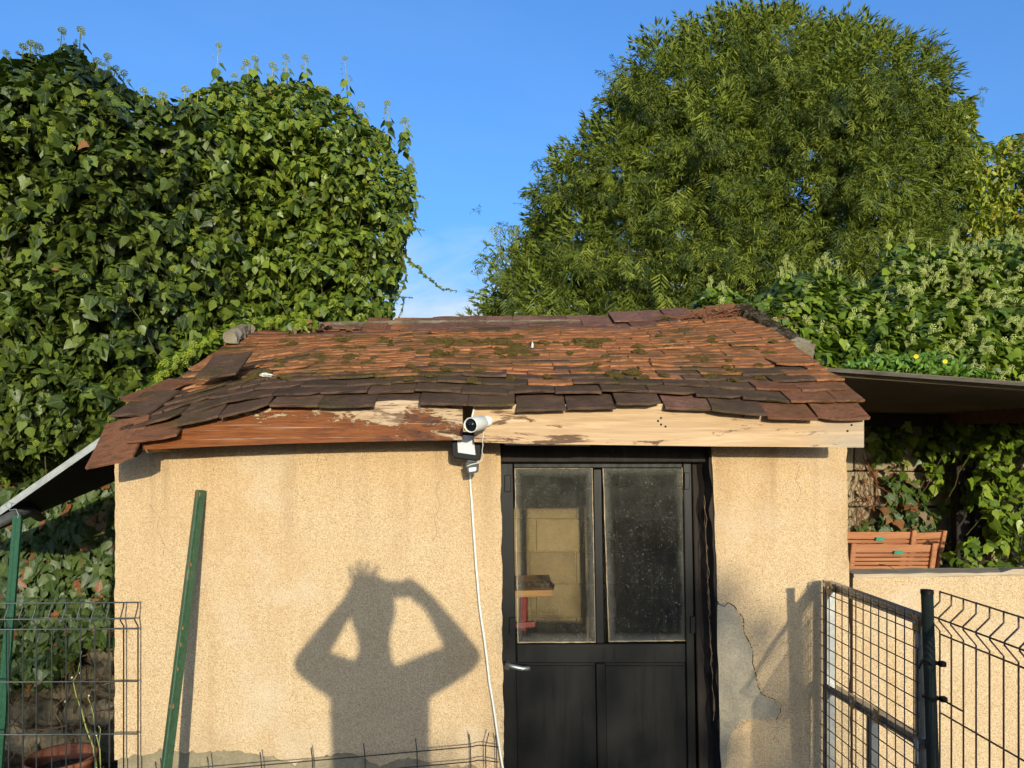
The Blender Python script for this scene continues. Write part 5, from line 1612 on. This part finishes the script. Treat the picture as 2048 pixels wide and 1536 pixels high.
# ivy hanging on the limestone wall
polyS = [(1745, 835), (2200, 830), (2200, 1110), (2010, 1130), (1975, 1060), (1950, 1010), (1900, 1020), (1868, 1000), (1830, 990), (1790, 960), (1735, 930)]
bS = Bush(polyS, lambda u, v: 4.85-.35*sm(u, 1850, 2000), .06, 20, .10, 45, 61)
sd = lambda u, v: np.clip((.5+1.1*vnoise(u, v, 42, 3)+.3*(v < 900)+.2*(u > 1960))*np.where((u < 1900) & (v > 920), .35, 1), .02, 1)
t7, _ = ivy('ivy curtain hanging in shade and sun over the limestone wall under the right canopy', 'ivy', (2.7, 4.9, .4), bS, 1500, .066, M_ivyC, ('heart', 'lobed', 'diamond'), 240, .25, dens=sd, shell=False, stems=70)
polyT = [(1755, 950), (1830, 960), (1860, 1010), (1890, 1060), (1912, 1110), (1885, 1130), (1850, 1075), (1800, 1078), (1770, 1072), (1735, 1070), (1712, 1075), (1720, 1045), (1750, 1030), (1780, 1000)]
bT = Bush(polyT, lambda u, v: 4.86+0*u, .05, 15, .05, 40, 71)
t8, _ = ivy('dusty grey-green ivy trails on the limestone wall above the garden chairs', 'ivy', (2.4, 4.95, .4), bT, 240, .062, M_ivyW, ('lobed',), 150, .08, shell=False, stems=30, dead=18, jit=.35, up=.2)
bU = Bush([(1925, 1070), (1990, 1080), (2010, 1135), (1935, 1140), (1905, 1150), (1900, 1125)], lambda u, v: 4.3+0*u, .05, 15, .05, 40, 81)
t9, _ = ivy('small clump of ivy at the foot of the timber posts behind the low wall', 'ivy', (2.6, 4.4, .4), bU, 45, .066, M_ivyC, ('heart', 'lobed'), 40, .1, shell=False, stems=6)
# tangle of dry stems on the limestone wall
m = MB(); rr = random.Random(5)
for i in range(45):
    u = rr.choice((rr.uniform(1700, 1740), rr.uniform(1700, 2048))); v = rr.uniform(900, 1090); p = P(u, v, 4.90); pts = [p]; d = Vector((rr.uniform(-.6, .6), 0, -1)).normalized()
    for k in range(7): d = (d+Vector((rr.uniform(-.6, .6), rr.uniform(-.15, .1), rr.uniform(-.4, .4)))).normalized(); pts.append(pts[-1]+d*.05)
    m.tube(pts, rr.uniform(.0015, .003), 4)
m.build('dry_stems', M_twig, rw, kind='stuff')
U = NR.uniform(1700, 1900, 45); V = NR.uniform(930, 1060, 45)
cloud('dead_leaves', TL['lobed'], pos3(U, V, np.full(45, 4.9)), leaf_frames(np.tile([0., -1, 0], (45, 1)), 45, jit=.7), NR.uniform(.02, .05, 45), M_dead, rw)

# dry twigs and leaves heaped at the right end of the ridge
tw = MB(); rr = random.Random(9)
for i in range(280):
    u = rr.gauss(1445, 42); v = 632-12*math.exp(-((u-1465)/30)**2)+abs(rr.gauss(0, 7)); p = P(u, v, 4.16+rr.uniform(-.05, .08))
    d = Vector((rr.uniform(-1, 1), rr.uniform(-.4, .4), rr.uniform(-.25, .3))); d.normalize()
    tw.tube([p-d*.05, p+Vector((0, 0, rr.uniform(0, .012))), p+d*.06], rr.uniform(.0012, .003), 4)
th = thing('twig_heap', P(1460, 632, 4.2), 'heap of dry reddish twigs and leaves at the right end of the ridge', 'twigs')
tw.build('twigs', M_twig, th, kind='stuff')
U = NR.normal(1435, 34, 60); V = 638+NR.normal(0, 7, 60)
cloud('dead_leaves', TL['lobed'], pos3(U, V, 4.12+NR.rand(60)*.06), leaf_frames(np.tile([0., -.6, 1], (60, 1)), 60, jit=.6), NR.uniform(.02, .045, 60), M_dead, th)
# bits lying on the roof
p = P(533, 765, 3.0); MB().blob(p+Vector((0, 0, .03)), .017, 2, .5, 2, (1.4, .8, .4)).build('pebble', M_white, None, label='white flake lying on the tiles at the left of the roof', cat='flake')
p = P(1065, 700, 3.55); MB().blob(p+Vector((0, 0, .02)), .012, 5, .4, 2, (.5, .5, 1.5)).build('snail_shell', M_white, None, label='small pale shell standing on the mossy tiles near mid roof', cat='shell')

# ------------------------------------------------------------------ big spruce behind
def spray(seed):
    """a feathery spruce twig: brushes either side of an axis, a few hanging; +Y outwards, unit length"""
    rr = random.Random(seed); V = []; Fq = []
    def tri(p, d, s_, ln, w):
        b = len(V); V.extend([p-d*w*.6, p+d*w*1.2, p+(d*.80+s_*.55).normalized()*ln]); Fq.append([b, b+1, b+2])
    def brush(p, d, L):
        a = d.cross(Vector((0, 0, 1)))
        if a.length < .1: a = Vector((1, 0, 0))
        a.normalize(); c = a.cross(d).normalized(); th = rr.uniform(-.8, .8)
        a, c = a*math.cos(th)+c*math.sin(th), c*math.cos(th)-a*math.sin(th)
        w = L*.052+.006; sag = Vector((0, 0, -.12*L)); b = len(V)
        V.extend([p, p+d*L*.45+a*w+sag*.3, p+d*L+sag, p+d*L*.45-a*w+sag*.3, p+d*L*.5+c*w*1.1+sag*.3])
        Fq.extend([[b, b+1, b+2], [b, b+2, b+3]])
        for i in (0, 1, 2):
            q = p+d*(L*(.08+.27*i)); ln = .075*(1-.15*i)
            tri(q, d, a, ln, .016); tri(q, d, -a, ln, .016)
    N_ = 7
    for i in range(N_):
        t = (i+.4)/N_; p = Vector((0, t, .10*t*t-.06*t))
        for sg in (-1, 1):
            L = (.40*(1-t)+.17)*rr.uniform(.75, 1.15); d = Vector((sg*rr.uniform(.55, .95), rr.uniform(.5, 1.0), rr.uniform(-.50, .35))).normalized()
            brush(p, d, L)
            if rr.random() < .45: brush(p+d*L*rr.uniform(.3, .8), Vector((rr.uniform(-.2, .2), rr.uniform(0, .3), -1)).normalized(), L*rr.uniform(.5, .9))
    brush(Vector((0, .8, .04)), Vector((0, 1, .3)).normalized(), .32)
    return np.array([tuple(p) for p in V], dtype=np.float32), np.array(Fq, dtype=np.int32), None
SPR = [spray(i) for i in range(4)]
polyC = [(942, 700), (962, 632), (958, 600), (985, 575), (975, 525), (1000, 500), (1010, 480), (1050, 470), (1062, 440), (1058, 375), (1085, 350), (1110, 320), (1150, 290), (1185, 245), (1210, 235), (1208, 190), (1228, 165), (1222, 130), (1262, 118), (1290, 85), (1340, 62), (1360, 45), (1420, 40), (1450, 12), (1500, 28), (1560, 12), (1600, 20), (1640, 45), (1700, 38), (1740, 60), (1790, 62), (1810, 85), (1850, 70), (1868, 120), (1898, 150), (1900, 210), (1925, 260), (1935, 310), (1910, 370), (1900, 420), (1885, 500), (1900, 560), (1900, 700)]
YT = 9.4
bC = Bush(polyC, lambda u, v: YT+.5*sm(-v, -400, 0)+0*u-.35*sm(v, 350, 600), 2.2, 170, 1.15, 95, 91, free={42, 0})
sp = thing('spruce_tree', (P(1480, 0, 11).x, 11.2, 0), 'huge dense drooping spruce tree behind the shed', 'tree')
tx = P(1480, 0, 11).x
MB().tube([Vector((tx, 11.2, 0)), Vector((tx, 11.2, 3)), Vector((tx+.1, 11.2, 5.5)), Vector((tx+.1, 11.2, 7.2))], [.32, .26, .14, .04], 12).build('trunk', M_bark, sp, True)
NB = 1250                                     # boughs, each a drooping fan of sprays
U, V, Y, nrm = bC.sample(NB*4, dens=lambda u, v: np.where(((u-1590)/38)**2+((v-385)/60)**2 < 1, .1, 1.0))
keep = []
for i in range(len(U)):                      # spread them evenly
    if all((U[i]-U[j])**2+(V[i]-V[j])**2 > 18**2 for j in keep): keep.append(i)
keep = keep[:NB+150]
U, V, Y, nrm = U[keep], V[keep], Y[keep], nrm[keep]
ed_ = edist(U, V, polyC, {42, 0}); push = (ed_ < 34)*(V < 560)*np.clip(vnoise(U, V, 26, 13)*2.2, 0, 1)*.05
U = U+(U-1450)*push; V = V+(V-470)*push
nn = nrm/np.linalg.norm(nrm, axis=1, keepdims=True)
ctr = np.array([tx, 11.2])
B_p, B_d, B_s, B_v, B_u = [], [], [], [], []
btips = []
for i in range(len(U)):
    tip = np.array(P(U[i], V[i], Y[i]+max(0, NR.normal(.1, .25))+(.7+.9*NR.rand() if i % 3 == 2 else 0)))
    h = np.array([tip[0]-tx, tip[1]-11.2, 0]); h /= np.linalg.norm(h)
    n_ = nn[i].copy(); n_[2] *= .4
    d = h*.45+n_*.9+np.array([0, 0, NR.uniform(-.25, .30)+.35*(V[i] < 160)]); d /= np.linalg.norm(d)
    if NR.rand() < .16: tip = tip+(h*.8+np.array([0, 0, .35]))*NR.uniform(.1, .3)
    side = np.cross(d, [0, 0, 1.0]); side /= np.linalg.norm(side)
    L = NR.uniform(.7, 1.25); base = tip-d*L+np.array([0, 0, .10*L]); btips.append((base, tip)); hue = np.clip(.45+.22*NR.randn(), .05, .95)
    ns_ = int(8+4*NR.rand())
    for k in range(ns_):
        t = (k+NR.rand())/ns_; w_ = (1-t)*.42+.05
        q = base+(tip-base)*t+side*NR.uniform(-w_, w_)+np.array([0, 0, -.22*t*t+NR.uniform(-.06, .05)])
        dd = d+side*NR.uniform(-.7, .7)+np.array([0, 0, NR.uniform(-.55, .35)])
        B_p.append(q); B_d.append(dd); B_s.append(NR.uniform(.16, .30)); B_v.append(hue+.10*NR.randn()+.12*t); B_u.append(NR.normal(0, .3, 3)+[0, 0, 1])
    for k in range(3):                       # curtains hanging below the bough
        t = NR.rand(); q = base+(tip-base)*t+side*NR.uniform(-.25, .25)*(1-t)+np.array([0, 0, -.05])
        dd = np.array([NR.uniform(-.2, .2), NR.uniform(-.35, .0), -1.0]); B_p.append(q); B_d.append(dd); B_s.append(NR.uniform(.18, .34)); B_v.append(hue-.1+.08*NR.randn()); B_u.append(np.array([NR.normal(0, .3), -1, NR.normal(0, .3)]))
pp = np.array(B_p); dirn = np.array(B_d); upv = np.array(B_u); scs = np.array(B_s); cl_var = np.clip(np.array(B_v), .01, .99); NS = len(pp)
yv = dirn/np.linalg.norm(dirn, axis=1, keepdims=True); zv = upv-yv*np.sum(upv*yv, 1, keepdims=True); zv /= np.linalg.norm(zv, axis=1, keepdims=True); xv = np.cross(yv, zv)
Rm = np.stack([xv, yv, zv], 2)
for i in range(4):
    q = np.arange(i, NS, 4)
    cloud('crown', SPR[i], pp[q], Rm[q], scs[q], M_spruce, sp, cl_var[q], flat=True)
print('SPRAYS', NS, len(SPR[0][1]), len(U))
NI = 10500                                    # inner fill, coloured dark to put shade into the crown's hollows
U, V, Y, nrm = bC.sample(NI, dens=lambda u, v: np.where(((u-1590)/34)**2+((v-385)/50)**2 < 1, .15, 1.0)*(edist(u, v, polyC, {42, 0}) > 20))
def blades(seed):
    rr = random.Random(seed); V_ = []; F_ = []
    for i in range(16):
        t = rr.random(); p = Vector((0, t, 0)); d = Vector((rr.uniform(-1, 1), rr.uniform(.2, 1), rr.uniform(-.8, .4))).normalized(); s_ = d.cross(Vector((rr.uniform(-1, 1), rr.uniform(-1, 1), rr.uniform(-1, 1)))).normalized()*.045
        L = rr.uniform(.25, .5); b = len(V_); V_.extend([p, p+d*L*.4+s_, p+d*L, p+d*L*.4-s_]); F_ += [[b, b+1, b+2], [b, b+2, b+3]]
    return np.array([tuple(x) for x in V_], dtype=np.float32), np.array(F_, dtype=np.int32), None
nn = nrm/np.linalg.norm(nrm, axis=1, keepdims=True)+NR.normal(0, .5, (NI, 3)); yv = nn/np.linalg.norm(nn, axis=1, keepdims=True)
zv = np.tile(np.array([0, 0, 1.0]), (NI, 1)); zv = zv-yv*np.sum(zv*yv, 1, keepdims=True); zv /= np.linalg.norm(zv, axis=1, keepdims=True)
cloud('crown', blades(3), pos3(U, V, Y+.95+.9*NR.rand(NI)), np.stack([np.cross(yv, zv), yv, zv], 2), NR.uniform(.25, .40, NI), M_spruce, sp, NR.uniform(.0, .2, NI), flat=True)
# inner limbs and dead twigs
m = MB(); rr = random.Random(31)
for i in range(70):
    j = rr.randrange(len(btips))
    if btips[j][1][2] > 5.2 or abs(btips[j][1][0]-tx) > 2.2: continue
    a = Vector(btips[j][0]).lerp(Vector(btips[j][1]), .7); b = Vector((tx, 11.2, a.z-.3-rr.random())); b = a.lerp(b, .8)
    md_ = a.lerp(b, .5)+Vector((rr.uniform(-.1, .1), 0, .15)); m.tube([a, md_, b], [.006, .014, .03], 5)
m.build('limbs', M_bark, sp, kind='stuff')
# yellowing broadleaf tree at the right edge
polyY = [(1860, 560), (1870, 380), (1890, 300), (1900, 215), (1925, 195), (1945, 190), (1952, 250), (1962, 280), (1990, 290), (2010, 268), (2030, 275), (2048, 262), (2100, 250), (2250, 260), (2250, 560)]
bY = Bush(polyY, lambda u, v: 12.2+0*u, 1.0, 80, .5, 45, 101, free={13, 14, 0})
yt = thing('broadleaf_tree', (P(2050, 0, 12.8).x, 12.9, 0), 'yellowing broadleaf tree at the right edge beside the spruce', 'tree')
NY = 20000
U, V, Y, nrm = bY.sample(NY, dens=lambda u, v: np.clip(.75+.9*vnoise(u, v, 28, 2), .08, 1))
cloud('crown', TL['lance'], pos3(U, V, Y+NR.exponential(.35, NY)), leaf_frames(nrm, NY, .7, .6, .3), NR.uniform(.08, .15, NY), M_yellow, yt, np.clip(.5+.45*vnoise(U, V, 45, 4)+NR.normal(0, .2, NY), .01, .99))
bx = P(2050, 0, 12.8).x
m = MB().tube([Vector((bx, 12.9, 0)), Vector((bx, 12.9, 2.5)), Vector((bx+.2, 12.9, 5))], [.2, .15, .06], 10); m.build('trunk', M_bark, yt, True)
m = MB()
for i in range(34):
    a = Vector((bx+rr.uniform(-.1, .1), 12.9, rr.uniform(2.2, 4.6))); b = P(rr.uniform(1880, 2200), rr.uniform(290, 520), 12.4+rr.random()); m.tube([a, a.lerp(b, .5)+Vector((0, 0, .15)), b], [.05, .03, .012], 5)
m.build('limbs', M_bark, yt, kind='stuff')
# far hedge closing the view behind the trees, under the ridge line
hb = thing('hedge', (0, 14, 0), 'dark far hedge low behind the shed, between the trees', 'hedge')
NH = 7000
pz_ = np.stack([NR.uniform(-9, 12, NH), 14+NR.rand(NH)*.8, NR.uniform(0, 3.0, NH)], 1)
cloud('foliage', TL['lance'], pz_, leaf_frames(np.tile([0., -1, .3], (NH, 1)), NH), NR.uniform(.15, .3, NH), M_ivyA, hb)
MB().box(-9, 12, 14.5, 14.9, 0, 2.8).build('dark_core', M_shade, hb)  # solid near-black box, painted shade behind the hedge leaves

# ------------------------------------------------------------------ the photographer, standing behind the camera
def J(u, v, y):
    q = P(u, v, YC); return q-SUNV*(YC-y)
pr = thing('person', (0, -.35, 0), 'person in shirt and trousers holding a phone up with both arms raised', 'person')
M_cloth = plain('grey_shirt', (.20, .22, .26), .9, .1); M_skin = plain('skin', (.50, .30, .20), .6, .3, var=.05)
hip = Vector((J(758, 1600, -.33).x, -.36, .98))
m = MB()
def limb(pts, r): m.tube([Vector(p) for p in pts], r, 14)
for dx in (-.085, 0, .085):                  # trunk
    o = Vector((dx, 0, 0)); k = 1.0 if dx else 1.12
    limb([J(762, 1640, -.34)+o*1.1, J(761, 1560, -.34)+o, J(760, 1490, -.33)+o, J(760, 1430, -.32)+o, J(757, 1375, -.31)+o*.95, J(753, 1338, -.30)+o*.7], [.115*k, .108*k, .105*k, .112*k, .105*k, .07*k])
limb([J(752, 1350, -.30), J(749, 1300, -.29), J(747, 1262, -.27)], [.075, .064, .066])
m.blob(J(745, 1222, -.24), .098, 2, .04, 3, (.92, 1.1, 1.22))
def arm(sh, el, wr, hand):
    A_, B_, C_, D_ = J(*sh), J(*el), J(*wr), J(*hand)
    limb([A_, A_.lerp(B_, .5), B_], [.088, .080, .062]); m.blob(B_, .060, 1, 0, 2); limb([B_, B_.lerp(C_, .35), C_, D_], [.056, .050, .032, .036]); m.blob(D_, .037, 1, .1, 2, (1, .6, 1.15)); m.blob(A_, .088, 1, 0, 2)
arm((690, 1362, -.30), (616, 1326, -.20), (700, 1204, -.05), (718, 1170, -.04))
arm((830, 1362, -.30), (932, 1314, -.20), (862, 1210, -.06), (830, 1182, -.04))
hx = J(762, 1640, -.34)
for sx in (-1, 1):
    limb([hx+Vector((sx*.10, 0, .05)), Vector((hx.x+sx*.13, hx.y+.02, .52)), Vector((hx.x+sx*.14, hx.y, .06))], [.105, .072, .048]); limb([Vector((hx.x+sx*.14, hx.y-.04, .05)), Vector((hx.x+sx*.15, hx.y+.17, .045))], [.048, .040])
bo = m.build('body', M_cloth, pr, True)
md = bo.modifiers.new('join', 'REMESH'); md.mode = 'VOXEL'; md.voxel_size = .014; md.use_smooth_shade = True
md = bo.modifiers.new('smooth', 'SMOOTH'); md.iterations = 6; md.factor = .5
def fingers(hand, tips, nm):
    for k, (mid, tip) in enumerate(tips):
        MB().tube([J(*hand), J(*mid), J(*tip)], [.011, .009, .008], 8).build('finger', M_skin, pr, True)
fingers((716, 1168, -.035), [((704, 1155, -.03), (700, 1132, -.03)), ((716, 1150, -.03), (718, 1122, -.03)), ((726, 1148, -.03), (738, 1124, -.03)), ((732, 1156, -.03), (757, 1134, -.03)), ((725, 1176, -.03), (745, 1184, -.025))], 'l')
fingers((828, 1180, -.035), [((822, 1165, -.03), (810, 1162, -.025)), ((812, 1162, -.03), (800, 1168, -.022)), ((815, 1172, -.03), (802, 1174, -.022)), ((822, 1188, -.03), (806, 1192, -.025)), ((826, 1165, -.03), (813, 1157, -.03))], 'r')
hc = J(744, 1205, -.25)
MB().blob(hc+Vector((0, -.02, .005)), .098, 1, .06, 3, (.93, 1.05, 1.1)).build('hair', M_bark, pr, True)
for sx in (-1, 1):
    MB().blob(hc+Vector((sx*.032, .088, -.04)), .012, 1, 0, 2).build('eye', M_white, pr, True)
MB().blob(hc+Vector((0, .105, -.065)), .016, 1, 0, 2, (.8, 1, 1.5)).build('nose', M_skin, pr, True)
c0, c1, c2, c3 = J(741, 1161, -.012), J(815, 1161, -.012), J(815, 1196, -.012), J(741, 1196, -.012)
MB().prism([c0, c1, c2, c3], (0, -.008, 0)).build('phone', M_black, None, bevel=.002, label='black phone held up in front of the photographer', cat='phone')

# ------------------------------------------------------------------ planting behind the photographer, which throws the soft shade of the photograph
def shade_bush(name, label, cat, c, r, n, size, seed, trunk=None):
    t = thing(name, (c[0], c[1], 0), label, cat)
    rs = np.random.RandomState(seed); d = rs.normal(0, 1, (n, 3)); d /= np.linalg.norm(d, axis=1, keepdims=True)
    p = d*(rs.rand(n, 1)**.45)*np.array(r)+np.array(c); p[:, 2] = np.maximum(p[:, 2], .05)
    cloud('crown', TL['diamond'], p, leaf_frames(d, n, jit=.8, rnd=rs), size*rs.uniform(.6, 1.3, n), M_ivyA, t, rs.rand(n))
    if trunk: MB().tube([Vector((trunk[0], trunk[1], 0)), Vector((trunk[0]+.1, trunk[1], c[2]*.5)), Vector(c)], [.14, .11, .05], 8).build('trunk', M_bark, t, True)
shade_bush('garden_tree', 'loose slender garden tree behind and right of the photographer, shading the door', 'tree', (3.55, -14.5, 2.4), (1.15, .8, 2.35), 1500, .15, 1, (3.55, -14.5))
shade_bush('garden_shrub', 'dense shrub behind and left of the photographer', 'shrub', (-1.85, -6.0, 1.3), (1.65, .9, 2.0), 6500, .09, 2, (-1.75, -6))
shade_bush('garden_tree', 'tall leafy tree behind the photographer, shading the left ivy', 'tree', (-2.7, -8.0, 6.4), (3.0, 1.6, 1.25), 3800, .14, 3, (-2.9, -8.0))
